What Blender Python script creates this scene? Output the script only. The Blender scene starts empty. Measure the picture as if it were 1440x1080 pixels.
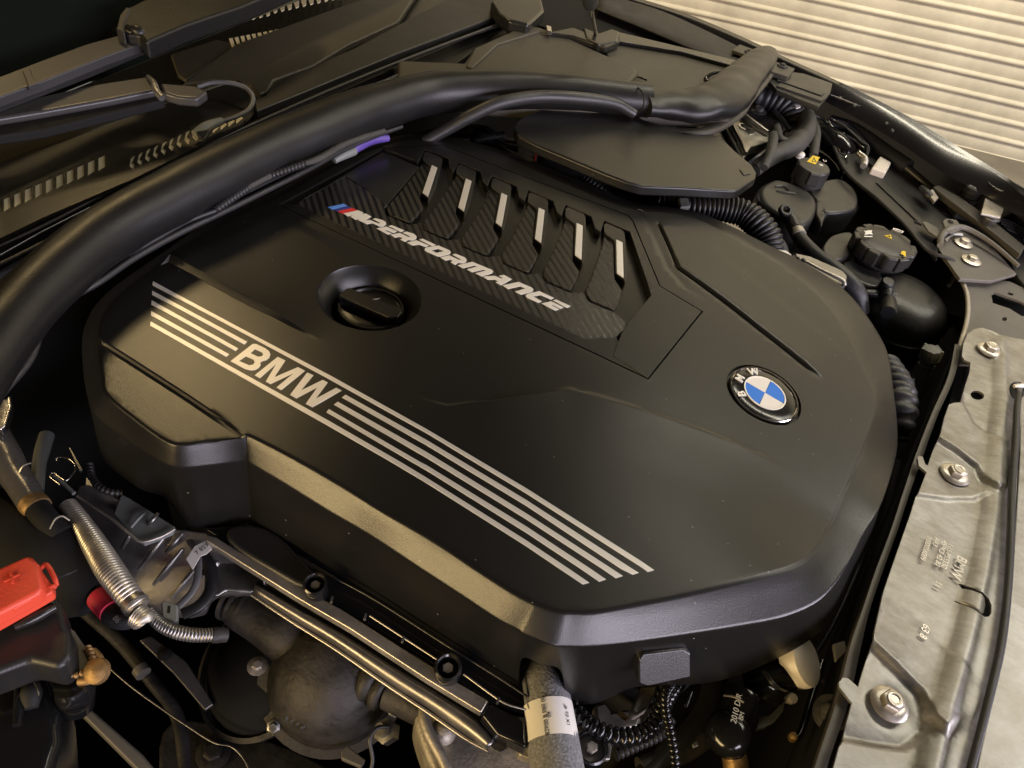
import bpy, bmesh, math, random
from mathutils import Vector, Matrix, noise
from mathutils.geometry import delaunay_2d_cdt
random.seed(7)
scene = bpy.context.scene
COL = scene.collection
S = 0.01                                    # helper coordinates are centimetres

# ------------------------------------------------------------------ camera
def vn(v): return v / v.length
AX = vn(Vector((.854, .447, -.267)))
AZ = Vector((.153, -.707, -.692)); AZ = vn(AZ - AX * AZ.dot(AX))
AY = AZ.cross(AX)
F = 1081.0
R = Matrix((AX, AY, AZ))                    # camera vector (right, down, forward) -> car axes
r0 = R @ Vector((0, 0, 1))
CAM = r0 * (45.0 / r0.z)                    # aims at the middle of the engine cover
CAM = -CAM if CAM.z < 0 else CAM
def ray(px, py): return R @ Vector((px - 720, py - 540, F))
def P(px, py, z=0.0):
    r = ray(px, py); return CAM + r * ((z - CAM.z) / r.z)
def PY(px, py, y):
    r = ray(px, py); return CAM + r * ((y - CAM.y) / r.y)
def rad(px, py, z, n):                      # size in cm of n photo pixels at that point
    r = ray(px, py); return n * ((z - CAM.z) / r.z)
cam = bpy.data.cameras.new('camera'); cam.sensor_width = 36; cam.lens = F / 1440 * 36
cam.clip_start = .01; cam.clip_end = 50
co = bpy.data.objects.new('camera', cam); COL.objects.link(co); scene.camera = co
c0, c1, c2 = R @ Vector((1, 0, 0)), R @ Vector((0, -1, 0)), R @ Vector((0, 0, -1))
M = Matrix((c0, c1, c2)).transposed().to_4x4(); M.translation = CAM * S
co.matrix_world = M

# ------------------------------------------------------------------ light and exposure
scene.view_settings.view_transform = 'Standard'; scene.view_settings.look = 'None'
scene.view_settings.exposure = 0.0; scene.view_settings.gamma = 1
w = bpy.data.worlds.new('World'); scene.world = w; w.use_nodes = True
w.node_tree.nodes['Background'].inputs[0].default_value = (1.0, .80, .55, 1)
w.node_tree.nodes['Background'].inputs[1].default_value = .02
def area(name, loc, tgt, sx, sy, col, power):
    l = bpy.data.lights.new(name, 'AREA'); l.shape = 'RECTANGLE'; l.size = sx * S; l.size_y = sy * S
    l.color = col; l.energy = power
    o = bpy.data.objects.new(name, l); COL.objects.link(o); o.location = Vector(loc) * S
    o.rotation_euler = (Vector(tgt) - Vector(loc)).to_track_quat('-Z', 'Y').to_euler()
    return o
WARM = (1.0, .72, .34); COOL = (.93, .86, 1.0)
LIGHTS = [
 ('garage_lamp_rear', (-163, 84, 155), (-25, -10, 0), 30, 30, WARM, 10),
 ('warm_wall_light', (-80, -250, 46), (0, -10, 0), 190, 64, WARM, 70),  # added area light standing in for the warm lit wall behind the camera
 ('garage_lamp_front', (245, -40, 56), (10, -5, 0), 330, 70, COOL, 112),
 ('fill_light_side', (155, -205, 4), (-15, -20, 0), 70, 40, COOL, 14),  # added cool fill that brightens the face of the cover's left lobe
 ('fill_light_door', (60, 170, 215), (70, 337, 30), 260, 40, (1.0, .91, .71), 136),  # added light without a known source, brightens the roller door
 ('fill_light_panel', (210, 205, 235), (40, 10, 0), 110, 120, (1.0, .94, .84), 20),  # added overhead fill that brightens the galvanised front panel
]
for a in LIGHTS: area(*a)

# ------------------------------------------------------------------ materials
def mat(name, col, rough=.5, metal=0., spec=.5, bump=0., bscale=400., var=0., vscale=30., coat=0., col2=None, rvar=0., aniso=0.):
    m = bpy.data.materials.new(name); m.use_nodes = True; nt = m.node_tree; b = nt.nodes['Principled BSDF']
    b.inputs['Base Color'].default_value = (*col, 1); b.inputs['Roughness'].default_value = rough
    b.inputs['Metallic'].default_value = metal; b.inputs['Specular IOR Level'].default_value = spec
    b.inputs['Coat Weight'].default_value = coat; b.inputs['Coat Roughness'].default_value = .08
    tc = nt.nodes.new('ShaderNodeTexCoord')
    if bump:
        n = nt.nodes.new('ShaderNodeTexNoise'); n.inputs['Scale'].default_value = bscale; n.inputs['Detail'].default_value = 3
        nt.links.new(tc.outputs['Object'], n.inputs['Vector'])
        bp = nt.nodes.new('ShaderNodeBump'); bp.inputs['Strength'].default_value = bump; bp.inputs['Distance'].default_value = .0006
        nt.links.new(n.outputs['Fac'], bp.inputs['Height']); nt.links.new(bp.outputs['Normal'], b.inputs['Normal'])
    if var or rvar:
        n = nt.nodes.new('ShaderNodeTexNoise'); n.inputs['Scale'].default_value = vscale; n.inputs['Detail'].default_value = 6
        n.inputs['Roughness'].default_value = .65
        nt.links.new(tc.outputs['Object'], n.inputs['Vector'])
        if var:
            r = nt.nodes.new('ShaderNodeValToRGB'); r.color_ramp.elements[0].position = .38; r.color_ramp.elements[1].position = .68
            c2_ = col2 or tuple(min(1, c * (1 + var) + .01 * var) for c in col)
            r.color_ramp.elements[0].color = (*col, 1); r.color_ramp.elements[1].color = (*c2_, 1)
            nt.links.new(n.outputs['Fac'], r.inputs['Fac']); nt.links.new(r.outputs['Color'], b.inputs['Base Color'])
        if rvar:
            q = nt.nodes.new('ShaderNodeMapRange'); q.inputs['From Min'].default_value = .3; q.inputs['From Max'].default_value = .7
            q.inputs['To Min'].default_value = max(0, rough - rvar); q.inputs['To Max'].default_value = rough + rvar
            nt.links.new(n.outputs['Fac'], q.inputs['Value']); nt.links.new(q.outputs['Result'], b.inputs['Roughness'])
    return m
MT = {
 'cover': mat('cover_plastic', (.007, .0068, .0062), .295, bump=.2, bscale=1300),
 'black': mat('black_plastic', (.012, .012, .012), .42, bump=.2, bscale=900, rvar=.06, vscale=25),
 'gloss': mat('gloss_black_plastic', (.008, .008, .008), .16, bump=.05, bscale=500),
 'satin': mat('satin_black_panel', (.014, .0135, .012), .27, bump=.12, bscale=1100),
 'matte': mat('matte_dark', (.008, .008, .008), .8, spec=.2, bump=.3, bscale=300),
 'rubber': mat('black_rubber', (.018, .018, .019), .45, bump=.35, bscale=260, rvar=.1, vscale=18),
 'softrubber': mat('dusty_rubber', (.007, .0068, .007), .40, spec=.4, bump=.3, bscale=420, rvar=.03, vscale=40),
 'brown': mat('grained_cowl_plastic', (.045, .040, .030), .5, bump=.5, bscale=900, rvar=.05, vscale=20),
 'tank': mat('reservoir_plastic', (.022, .021, .019), .40, bump=.5, bscale=150, rvar=.08, vscale=30),
 'silver': mat('silver_trim', (.74, .72, .69), .42, metal=.6, bump=.05, bscale=900),
 'white': mat('white_print', (.70, .68, .62), .45),
 'whiteplastic': mat('white_connector', (.72, .66, .58), .4),
 'blue': mat('badge_blue', (.002, .17, .66), .5, coat=0),
 'badgewhite': mat('badge_white', (.80, .76, .66), .4, coat=.2),
 'lblue': mat('light_blue_print', (.10, .28, .80), .4),
 'dblue': mat('dark_blue_print', (.01, .03, .22), .4),
 'red': mat('red_print', (.62, .02, .025), .4),
 'chrome': mat('chrome', (.75, .72, .68), .12, metal=1),
 'steel': mat('dull_steel', (.22, .215, .205), .38, metal=.9, bump=.3, bscale=200, rvar=.12, vscale=60, var=.4),
 'midsteel': mat('mid_grey_steel', (.20, .19, .18), .36, metal=.85, bump=.4, bscale=120, rvar=.1, vscale=40, var=.3),
 'darksteel': mat('dark_steel', (.026, .024, .022), .6, metal=.5, bump=1.0, bscale=230, rvar=.12, vscale=40, var=.9),
 'cast': mat('cast_aluminium', (.34, .31, .26), .55, metal=.7, bump=.8, bscale=350, rvar=.1, vscale=60, var=.3),
 'alu': mat('aluminium', (.46, .43, .38), .36, metal=.85, bump=.25, bscale=120, rvar=.12, vscale=40, var=.35),
 'greysheet': mat('grey_painted_sheet', (.10, .092, .078), .5, bump=.2, bscale=300, var=.25, vscale=20),
 'paint': mat('black_car_paint', (.010, .009, .010), .26, coat=.25),
 'redplastic': mat('red_terminal_cover', (.62, .065, .03), .5, bump=.4, bscale=400, rvar=.05),
 'pink': mat('pink_rubber_sleeve', (.62, .03, .07), .5, bump=.2, bscale=200),
 'brass': mat('corroded_brass', (.22, .14, .06), .55, metal=.8, bump=1, bscale=260, var=.6, vscale=120),
 'greyplastic': mat('grey_plastic', (.16, .17, .16), .5, bump=.2, bscale=300),
 'greyhose': mat('grey_hose', (.10, .10, .105), .45, bump=.3, bscale=200),
 'armgrey': mat('wiper_arm_paint', (.035, .034, .035), .35, bump=.15, bscale=300),
 'foam': mat('foam_sleeve', (.13, .13, .135), .85, spec=.3, bump=1, bscale=500, var=.5, vscale=520, col2=(.28, .28, .285)),
 'label': mat('white_label', (.80, .77, .70), .5, bump=.05),
 'yellow': mat('yellow_print', (.75, .52, .01), .5),
 'purple': mat('purple_tape', (.085, .05, .26), .5, var=.4, vscale=80),
 'glass': mat('dark_windscreen_glass', (.006, .008, .006), .08, spec=.4),
 'tape': mat('cloth_tape', (.035, .033, .028), .7, bump=1, bscale=260, var=.4, vscale=50),
 'foil': mat('crinkled_foil', (.62, .60, .62), .25, metal=1, bump=1, bscale=90),
 'wrap': mat('shiny_wrap', (.09, .085, .08), .28, metal=.3, bump=1, bscale=90, rvar=.12, vscale=80),
 'door': mat('door_paint', (.50, .45, .34), .55, bump=.4, bscale=30, var=.2, vscale=5, col2=(.66, .60, .46)),
 'concrete': mat('concrete', (.16, .14, .11), .85, bump=.6, bscale=60, var=.4, vscale=5),
 'void': mat('shade_black', (.009, .009, .008), .7, spec=.3, bump=.5, bscale=100),  # near-black that puts deep shade into the colour of gaps and holes
 'slot': mat('slot_light_tan', (.85, .76, .52), .45),  # bright tan puts the golden light behind the vents into the colour
 'ceiling': mat('ceiling_paint', (.45, .40, .30), .8),
}
def metal_sheet(name):                      # scratched galvanised sheet
    m = mat(name, (.30, .29, .26), .42, metal=.7, bump=.25, bscale=160)
    nt = m.node_tree; b = nt.nodes['Principled BSDF']; tc = [n for n in nt.nodes if n.type == 'TEX_COORD'][0]
    mp = nt.nodes.new('ShaderNodeMapping'); mp.inputs['Scale'].default_value = (1, 2.2, 1); mp.inputs['Rotation'].default_value = (0, 0, .5)
    n = nt.nodes.new('ShaderNodeTexNoise'); n.inputs['Scale'].default_value = 55; n.inputs['Detail'].default_value = 10; n.inputs['Roughness'].default_value = .75
    nt.links.new(tc.outputs['Object'], mp.inputs['Vector']); nt.links.new(mp.outputs['Vector'], n.inputs['Vector'])
    r = nt.nodes.new('ShaderNodeValToRGB'); e = r.color_ramp.elements
    e[0].position = .3; e[0].color = (.23, .226, .212, 1); e[1].position = .72; e[1].color = (.42, .412, .39, 1)
    nt.links.new(n.outputs['Fac'], r.inputs['Fac']); nt.links.new(r.outputs['Color'], b.inputs['Base Color'])
    n2 = nt.nodes.new('ShaderNodeTexNoise'); n2.inputs['Scale'].default_value = 14; n2.inputs['Detail'].default_value = 8; n2.inputs['Roughness'].default_value = .7
    nt.links.new(tc.outputs['Object'], n2.inputs['Vector'])
    r2 = nt.nodes.new('ShaderNodeValToRGB'); r2.color_ramp.elements[0].position = .42; r2.color_ramp.elements[0].color = (.80, .78, .73, 1); r2.color_ramp.elements[1].position = .6; r2.color_ramp.elements[1].color = (1, 1, 1, 1)
    nt.links.new(n2.outputs['Fac'], r2.inputs['Fac'])
    mm = nt.nodes.new('ShaderNodeMix'); mm.data_type = 'RGBA'; mm.blend_type = 'MULTIPLY'; mm.inputs['Factor'].default_value = 1
    nt.links.new(r.outputs['Color'], mm.inputs[6]); nt.links.new(r2.outputs['Color'], mm.inputs[7]); nt.links.new(mm.outputs[2], b.inputs['Base Color'])
    q = nt.nodes.new('ShaderNodeMapRange'); q.inputs['To Min'].default_value = .26; q.inputs['To Max'].default_value = .55
    nt.links.new(n.outputs['Fac'], q.inputs['Value']); nt.links.new(q.outputs['Result'], b.inputs['Roughness'])
    return m
MT['sheet'] = metal_sheet('galvanised_sheet')
def carbon():
    m = bpy.data.materials.new('carbon_weave'); m.use_nodes = True; nt = m.node_tree; b = nt.nodes['Principled BSDF']
    tc = nt.nodes.new('ShaderNodeTexCoord'); mp = nt.nodes.new('ShaderNodeMapping')
    mp.inputs['Rotation'].default_value = (0, 0, math.radians(-49))
    nt.links.new(tc.outputs['Object'], mp.inputs['Vector'])
    wv = nt.nodes.new('ShaderNodeTexWave'); wv.wave_type = 'BANDS'; wv.bands_direction = 'X'; wv.wave_profile = 'SIN'
    wv.inputs['Scale'].default_value = 1 / .0072 / 20 * 2 * math.pi / 2 / 1.0 * .5 * 2 / math.pi * 2
    wv.inputs['Distortion'].default_value = .25
    wv.inputs['Scale'].default_value = 2 * math.pi / 20 / .0072
    nt.links.new(mp.outputs['Vector'], wv.inputs['Vector'])
    r = nt.nodes.new('ShaderNodeValToRGB'); e = r.color_ramp.elements
    e[0].position = .3; e[0].color = (.006, .006, .0055, 1); e[1].position = .7; e[1].color = (.024, .022, .019, 1)
    nt.links.new(wv.outputs['Fac'], r.inputs['Fac']); nt.links.new(r.outputs['Color'], b.inputs['Base Color'])
    w2 = nt.nodes.new('ShaderNodeTexWave'); w2.bands_direction = 'Y'; w2.inputs['Scale'].default_value = 260
    nt.links.new(mp.outputs['Vector'], w2.inputs['Vector'])
    bp = nt.nodes.new('ShaderNodeBump'); bp.inputs['Strength'].default_value = .25; bp.inputs['Distance'].default_value = .0003
    nt.links.new(w2.outputs['Fac'], bp.inputs['Height']); nt.links.new(bp.outputs['Normal'], b.inputs['Normal'])
    q = nt.nodes.new('ShaderNodeMapRange'); q.inputs['To Min'].default_value = .22; q.inputs['To Max'].default_value = .42
    nt.links.new(wv.outputs['Fac'], q.inputs['Value']); nt.links.new(q.outputs['Result'], b.inputs['Roughness'])
    return m
MT['carbon'] = carbon()
def dust(m):                                 # sparse pale dust specks and soft handling marks
    nt = m.node_tree; b = nt.nodes['Principled BSDF']; tc = [n for n in nt.nodes if n.type == 'TEX_COORD'][0]
    v = nt.nodes.new('ShaderNodeTexVoronoi'); v.inputs['Scale'].default_value = 85; nt.links.new(tc.outputs['Object'], v.inputs['Vector'])
    r = nt.nodes.new('ShaderNodeMapRange'); r.inputs['From Min'].default_value = .055; r.inputs['From Max'].default_value = .035
    nt.links.new(v.outputs['Distance'], r.inputs['Value'])
    w_ = nt.nodes.new('ShaderNodeSeparateColor'); nt.links.new(v.outputs['Color'], w_.inputs['Color'])
    g_ = nt.nodes.new('ShaderNodeMath'); g_.operation = 'GREATER_THAN'; g_.inputs[1].default_value = .5; nt.links.new(w_.outputs[0], g_.inputs[0])
    k = nt.nodes.new('ShaderNodeMath'); k.operation = 'MULTIPLY'; nt.links.new(r.outputs['Result'], k.inputs[0]); nt.links.new(g_.outputs[0], k.inputs[1])
    mx = nt.nodes.new('ShaderNodeMix'); mx.data_type = 'RGBA'; nt.links.new(k.outputs[0], mx.inputs['Factor'])
    mx.inputs[6].default_value = b.inputs['Base Color'].default_value; mx.inputs[7].default_value = (.22, .20, .17, 1)
    nt.links.new(mx.outputs[2], b.inputs['Base Color'])
dust(MT['cover'])

# ------------------------------------------------------------------ object helpers
ORG = {}
def org(o):
    while o is not None and o.parent is not None: o = o.parent
    return ORG.get(o.name, Vector((0, 0, 0))) if o is not None else Vector((0, 0, 0))
def tag(o, label=None, cat=None, group=None, kind=None):
    if label: o['label'] = label
    if cat: o['category'] = cat
    if group: o['group'] = group
    if kind: o['kind'] = kind
    return o
def thing(name, label, cat, loc=(0, 0, 0), group=None):
    o = bpy.data.objects.new(name, None); COL.objects.link(o); o.empty_display_size = .02
    o.location = Vector(loc) * S; ORG[o.name] = Vector(loc)
    return tag(o, label, cat, group)
def mesh(name, verts, faces, m, parent=None, bevel=0, seg=2, smooth=True, sharp=38, loc=None):
    base = org(parent)
    if parent is None:
        base = Vector(loc) if loc is not None else sum((Vector(v) for v in verts), Vector()) / len(verts)
    me = bpy.data.meshes.new(name)
    me.from_pydata([tuple((Vector(v) - base) * S) for v in verts], [], faces)
    me.validate(); me.update()
    if isinstance(m, (list, tuple)):
        for q in m: me.materials.append(MT[q])
    else: me.materials.append(MT[m])
    bm = bmesh.new(); bm.from_mesh(me); bmesh.ops.recalc_face_normals(bm, faces=bm.faces); bm.to_mesh(me); bm.free()
    if smooth:
        me.shade_smooth()
        if sharp: me.set_sharp_from_angle(angle=math.radians(sharp))
    o = bpy.data.objects.new(name, me); COL.objects.link(o)
    if parent is None: o.location = base * S; ORG[o.name] = base
    else: o.parent = parent
    if bevel:
        b = o.modifiers.new('bevel', 'BEVEL'); b.width = bevel * S; b.segments = seg; b.limit_method = 'ANGLE'
        b.angle_limit = math.radians(35); b.harden_normals = True
    return o
def cr(pts, n=6, closed=False):             # Catmull-Rom
    pts = [Vector(p) for p in pts]; N = len(pts); out = []
    rng = range(N) if closed else range(N - 1)
    for i in rng:
        p0 = pts[(i - 1) % N] if closed or i > 0 else pts[0] * 2 - pts[1]
        p1 = pts[i]; p2 = pts[(i + 1) % N]
        p3 = pts[(i + 2) % N] if closed or i + 2 < N else pts[-1] * 2 - pts[-2]
        for k in range(n):
            t = k / n
            out.append(.5 * ((2 * p1) + (p2 - p0) * t + (2 * p0 - 5 * p1 + 4 * p2 - p3) * t * t + (3 * p1 - p0 - 3 * p2 + p3) * t ** 3))
    if not closed: out.append(pts[-1])
    return out
def prism_w(name, pts, depth, m, parent=None, bevel=.05, seg=2, zvec=(0, 0, -1), sharp=38):
    n = len(pts); d = Vector(zvec) * depth
    v = [Vector(p) for p in pts] + [Vector(p) + d for p in pts]
    f = [tuple(range(n)), tuple(range(2 * n - 1, n - 1, -1))] + [(i, (i + 1) % n, n + (i + 1) % n, n + i) for i in range(n)]
    return mesh(name, v, f, m, parent, bevel, seg, sharp=sharp)
def prism(name, px, z, depth, m, parent=None, bevel=.05, seg=2, round_=0, hf=None):
    pts = [P(p[0], p[1], p[2] if len(p) > 2 else z) for p in px]
    if hf: pts = [PH(p[0], p[1], z) for p in px]
    if round_: pts = cr(pts, round_, True)
    return prism_w(name, pts, depth, m, parent, bevel, seg)
def tube_w(name, pts, radii, m, parent=None, seg=12, n=6, corr=None, flat=1., caps=True, twist=None, smooth_path=True, lump=0.):
    if isinstance(radii, (int, float)): radii = [radii] * len(pts)
    q = [Vector((*p, r)) for p, r in zip(pts, radii)]
    q = [Vector(p[:]) for p in q]
    path = cr(q, n) if smooth_path else q
    if corr:                                 # (pitch, amplitude)
        pos = [Vector(p[:3]) for p in path]; L = [0]
        for a, b in zip(pos, pos[1:]): L.append(L[-1] + (b - a).length)
        st = corr[0] / 4; cnt = int(L[-1] / st); np_ = []; j = 0
        for i in range(cnt + 1):
            s = i * st
            while j < len(L) - 2 and L[j + 1] < s: j += 1
            t = (s - L[j]) / max(1e-6, L[j + 1] - L[j]); p = path[j].lerp(path[j + 1], min(1, t))
            p = Vector(p[:]); p[3] *= 1; p[3] += corr[1] * (1, .55, -1, .55)[i % 4]; np_.append(p)
        path = np_
    v = []; f = []
    tan0 = (Vector(path[1][:3]) - Vector(path[0][:3])).normalized()
    up = Vector((0, 0, 1)) if abs(tan0.z) < .9 else Vector((1, 0, 0))
    nrm = (up - tan0 * up.dot(tan0)).normalized()
    for i, p in enumerate(path):
        a = Vector(path[max(0, i - 1)][:3]); b = Vector(path[min(len(path) - 1, i + 1)][:3])
        t = (b - a).normalized(); nrm = (nrm - t * nrm.dot(t)).normalized(); bi = t.cross(nrm)
        c = Vector(p[:3])
        for k in range(seg):
            an = 2 * math.pi * k / seg; rr = p[3]
            d = nrm * math.cos(an) * flat + bi * math.sin(an)
            if lump: rr *= 1 + lump * noise.noise((c + d * rr) * .35)
            v.append(c + d * rr)
    N = len(path)
    for i in range(N - 1):
        for k in range(seg):
            f.append((i * seg + k, i * seg + (k + 1) % seg, (i + 1) * seg + (k + 1) % seg, (i + 1) * seg + k))
    if caps: f += [tuple(range(seg - 1, -1, -1)), tuple(range((N - 1) * seg, N * seg))]
    return mesh(name, v, f, m, parent, sharp=50 if not corr else 80)
def tube(name, px, m, parent=None, **k):     # px entries (x, y, z, radius in photo pixels)
    pts = [P(a, b, z) for a, b, z, r in px]; rr = [rad(a, b, z, r) for a, b, z, r in px]
    return tube_w(name, pts, rr, m, parent, **k)
def lathe(name, prof, c, axis, m, parent=None, seg=40, sharp=38, nsides=None, closed=False):
    ax = Vector(axis).normalized(); up = Vector((1, 0, 0)) if abs(ax.x) < .8 else Vector((0, 1, 0))
    u = (up - ax * up.dot(ax)).normalized(); w_ = ax.cross(u); c = Vector(c); v = []; f = []
    for r, h in prof:
        for k in range(seg):
            a = 2 * math.pi * k / seg; v.append(c + ax * h + (u * math.cos(a) + w_ * math.sin(a)) * r)
    for i in range(len(prof) - 1):
        for k in range(seg):
            f.append((i * seg + k, i * seg + (k + 1) % seg, (i + 1) * seg + (k + 1) % seg, (i + 1) * seg + k))
    n = len(prof)
    if closed:
        for k in range(seg): f.append(((n - 1) * seg + k, (n - 1) * seg + (k + 1) % seg, (k + 1) % seg, k))
    else: f += [tuple(range(seg)), tuple(range((n - 1) * seg, n * seg))]
    return mesh(name, v, f, m, parent, sharp=sharp)
def box_w(name, c, u, v_, w_, m, parent=None, bevel=.05, seg=2):   # centre and three half-vectors
    c, u, v_, w_ = map(Vector, (c, u, v_, w_)); vs = [c + u * a + v_ * b + w_ * d for a in (-1, 1) for b in (-1, 1) for d in (-1, 1)]
    fs = [(0, 1, 3, 2), (4, 6, 7, 5), (0, 4, 5, 1), (2, 3, 7, 6), (0, 2, 6, 4), (1, 5, 7, 3)]
    return mesh(name, vs, fs, m, parent, bevel, seg)
def glyph(name, loops, z, h, m, parent, hf=None, bev=.012):         # filled outline (first loop) with holes, lying on a surface
    cu = bpy.data.curves.new(name, 'CURVE'); cu.dimensions = '2D'; cu.fill_mode = 'BOTH'; cu.extrude = h * S / 2; cu.bevel_depth = bev * S; cu.offset = -bev * S
    base = org(parent); zz = 0
    for lp in loops:
        sp = cu.splines.new('POLY'); sp.points.add(len(lp) - 1); sp.use_cyclic_u = True
        for i, q in enumerate(lp):
            w3 = (PH(q[0], q[1], z) if hf else P(q[0], q[1], z)) - base; zz += w3.z; sp.points[i].co = (w3.x * S, w3.y * S, 0, 1)
    zz /= sum(len(l) for l in loops)
    to = bpy.data.objects.new('t', cu); me = bpy.data.meshes.new_from_object(to); bpy.data.objects.remove(to); bpy.data.curves.remove(cu)
    for v in me.vertices: v.co.z += zz * S
    me.name = name; me.materials.clear(); me.materials.append(MT[m])
    o = bpy.data.objects.new(name, me); COL.objects.link(o); o.parent = parent
    return o
def textobj(name, txt, size, c, xdir, ydir, m, parent, depth=.01, bold=0., align='CENTER'):
    cu = bpy.data.curves.new(name, 'FONT'); cu.body = txt; cu.size = size * S; cu.extrude = depth * S; cu.offset = bold * S
    cu.align_x = align; cu.align_y = 'CENTER'
    to = bpy.data.objects.new('t', cu); me = bpy.data.meshes.new_from_object(to); bpy.data.objects.remove(to); bpy.data.curves.remove(cu)
    x = Vector(xdir).normalized(); y = Vector(ydir); y = (y - x * y.dot(x)).normalized(); z = x.cross(y)
    c = (Vector(c) - org(parent)) * S
    for v in me.vertices: v.co = c + x * v.co.x + y * v.co.y + z * v.co.z
    me.name = name; me.materials.clear(); me.materials.append(MT[m])
    o = bpy.data.objects.new(name, me); COL.objects.link(o); o.parent = parent
    return o
def sst(a, b, x):
    t = max(0., min(1., (x - a) / (b - a))); return t * t * (3 - 2 * t)
def seg_dist(p, poly, closed=False):         # signed distance to an open polyline and position along it 0..1
    best = 1e9; res = (0, 0); Ls = [0]
    for a, b in zip(poly, poly[1:]): Ls.append(Ls[-1] + math.hypot(b[0] - a[0], b[1] - a[1]))
    for i, (a, b) in enumerate(zip(poly, poly[1:])):
        dx, dy = b[0] - a[0], b[1] - a[1]; l2 = dx * dx + dy * dy
        t0 = ((p[0] - a[0]) * dx + (p[1] - a[1]) * dy) / l2; t = max(0., min(1., t0))
        d = math.hypot(p[0] - a[0] - dx * t, p[1] - a[1] - dy * t)
        if d < best:
            s = 1 if dx * (p[1] - a[1]) - dy * (p[0] - a[0]) > 0 else -1
            best = d; res = (s * d, (Ls[i] + t * (Ls[i + 1] - Ls[i])) / Ls[-1])
    return res
def inside(p, poly):
    c = False; j = len(poly) - 1; x, y = p[0], p[1]
    for i in range(len(poly)):
        xi, yi, xj, yj = poly[i][0], poly[i][1], poly[j][0], poly[j][1]
        if (yi > y) != (yj > y) and x < (xj - xi) * (y - yi) / (yj - yi) + xi: c = not c
        j = i
    return c
def sheet(outline, holes, hf, grid, lines=()):   # triangulated height field inside an outline, with holes; returns verts, faces, loop indices
    pts = []; edges = []; loops = []
    for lp in [outline] + list(holes):
        s = len(pts); n = len(lp); pts += [Vector((p[0], p[1])) for p in lp]; edges += [(s + i, s + (i + 1) % n) for i in range(n)]
        loops.append((s, n))
    for poly, offs in lines:
        for a, b in zip(poly, poly[1:]):
            a = Vector(a[:2]); b = Vector(b[:2]); L = (b - a).length; k = max(1, int(L / (grid * .5))); nn = Vector((-(b - a).y, (b - a).x)) / L
            for i in range(k + 1):
                for o in offs:
                    q = a.lerp(b, i / k) + nn * o
                    if inside(q, outline) and not any(inside(q, h) for h in holes): pts.append(q)
    x0 = min(p[0] for p in outline); x1 = max(p[0] for p in outline); y0 = min(p[1] for p in outline); y1 = max(p[1] for p in outline)
    lbs = [(min(p[0] for p in l) - 1, max(p[0] for p in l) + 1, min(p[1] for p in l) - 1, max(p[1] for p in l) + 1, min(o), max(o), l) for l, o in lines]
    ys = y0 + grid / 2; row = 0
    while ys < y1:
        xs = x0 + grid / 2 + (grid / 2 if row % 2 else 0)
        while xs < x1:
            if inside((xs, ys), outline) and not any(inside((xs, ys), h) for h in holes) and \
               not any(lb[0] < xs < lb[1] and lb[2] < ys < lb[3] and lb[4] - .12 < seg_dist((xs, ys), lb[6])[0] < lb[5] + .12 for lb in lbs): pts.append(Vector((xs, ys)))
            xs += grid
        ys += grid * .87; row += 1
    vo, eo, fo, ov, oe, of = delaunay_2d_cdt(pts, edges, [], 0, 1e-5)
    m_ = {}
    for i, l in enumerate(ov):
        for k in l: m_[k] = i
    fs = []
    for f in fo:
        c = sum((vo[i] for i in f), Vector((0, 0))) / len(f)
        if inside(c, outline) and not any(inside(c, h) for h in holes): fs.append(tuple(f))
    vs = [Vector((p.x, p.y, hf(p.x, p.y))) for p in vo]
    return vs, fs, [[m_[s + i] for i in range(n)] for s, n in loops]
def Z(ox, oy, s, pts): return [(ox + x / s, oy + y / s) for x, y in pts]

# ------------------------------------------------------------------ engine cover: surface relief
W2 = lambda l: [tuple(P(x, y, 0)[:2]) for x, y in l]
L_step = W2([(255, 376), (345, 425), (455, 482)])
L_groove = W2([(122, 468), (178, 503), (262, 557), (345, 613)])
L_facA = W2([(560, 545), (596, 561), (628, 570), (700, 563), (770, 553), (800, 549), (905, 578), (1005, 608), (1110, 643)])
L_facB = W2([(640, 631), (720, 592), (800, 548)])
L_facC = W2([(560, 600), (600, 622), (640, 631)])
L_fan = W2([(925, 310), (940, 342), (955, 376), (1010, 415), (1070, 458), (1168, 524)])
L_fan2 = W2([(893, 284), (915, 330), (935, 375), (960, 405), (1000, 428)])
XL = P(345, 613, 0).x
def H(x, y):
    h = 0.0
    k = sst(-9, 6, y); dx = max(0, x - 7); h -= k * dx * dx * .0042
    d, t = seg_dist((x, y), L_step)
    if abs(d) < 12: h += .62 * max(0, min(1, (d + .1) / .3)) * math.exp(-max(0, d - .2) / 6) * (1 - sst(.45, 1, t))
    if x < XL + .5 and y < -8:
        d, t = seg_dist((x, y), L_groove)
        h -= .35 * sst(-.02, -.22, d) * (1 - sst(XL - .1, XL + .12, x))
        h -= .30 * math.exp(-(d / .11) ** 2) * (1 - sst(.75, 1, t))
    d, t = seg_dist((x, y), L_facA)
    if abs(d) < 9: h += .19 * (1 - sst(-.05, .12 + .9 * sst(.35, .55, t) * (1 - t), d)) * math.exp(-max(0, -d) / 3.) * (1 - sst(3.5, 6.5, -d)) * (1 - sst(.85, 1, t)) * sst(0, .3, t)
    d, t = seg_dist((x, y), L_fan)
    if abs(d) < 6:
        wd = .10 + .16 * sst(.15, .5, t); tp = (1 - sst(.9, 1, t)) * sst(0, .05, t)
        h -= .26 * math.exp(-((d + .1) / wd) ** 2) * tp
        h += .16 * sst(-.1, .2, d) * math.exp(-max(0, d) / 3.) * tp
    d, t = seg_dist((x, y), L_fan2)
    if 0 < t < 1: h -= .12 * sst(0, .3, d) * math.exp(-max(0, d) / 2.) * (1 - sst(.7, 1, t)) 
    return h
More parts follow.
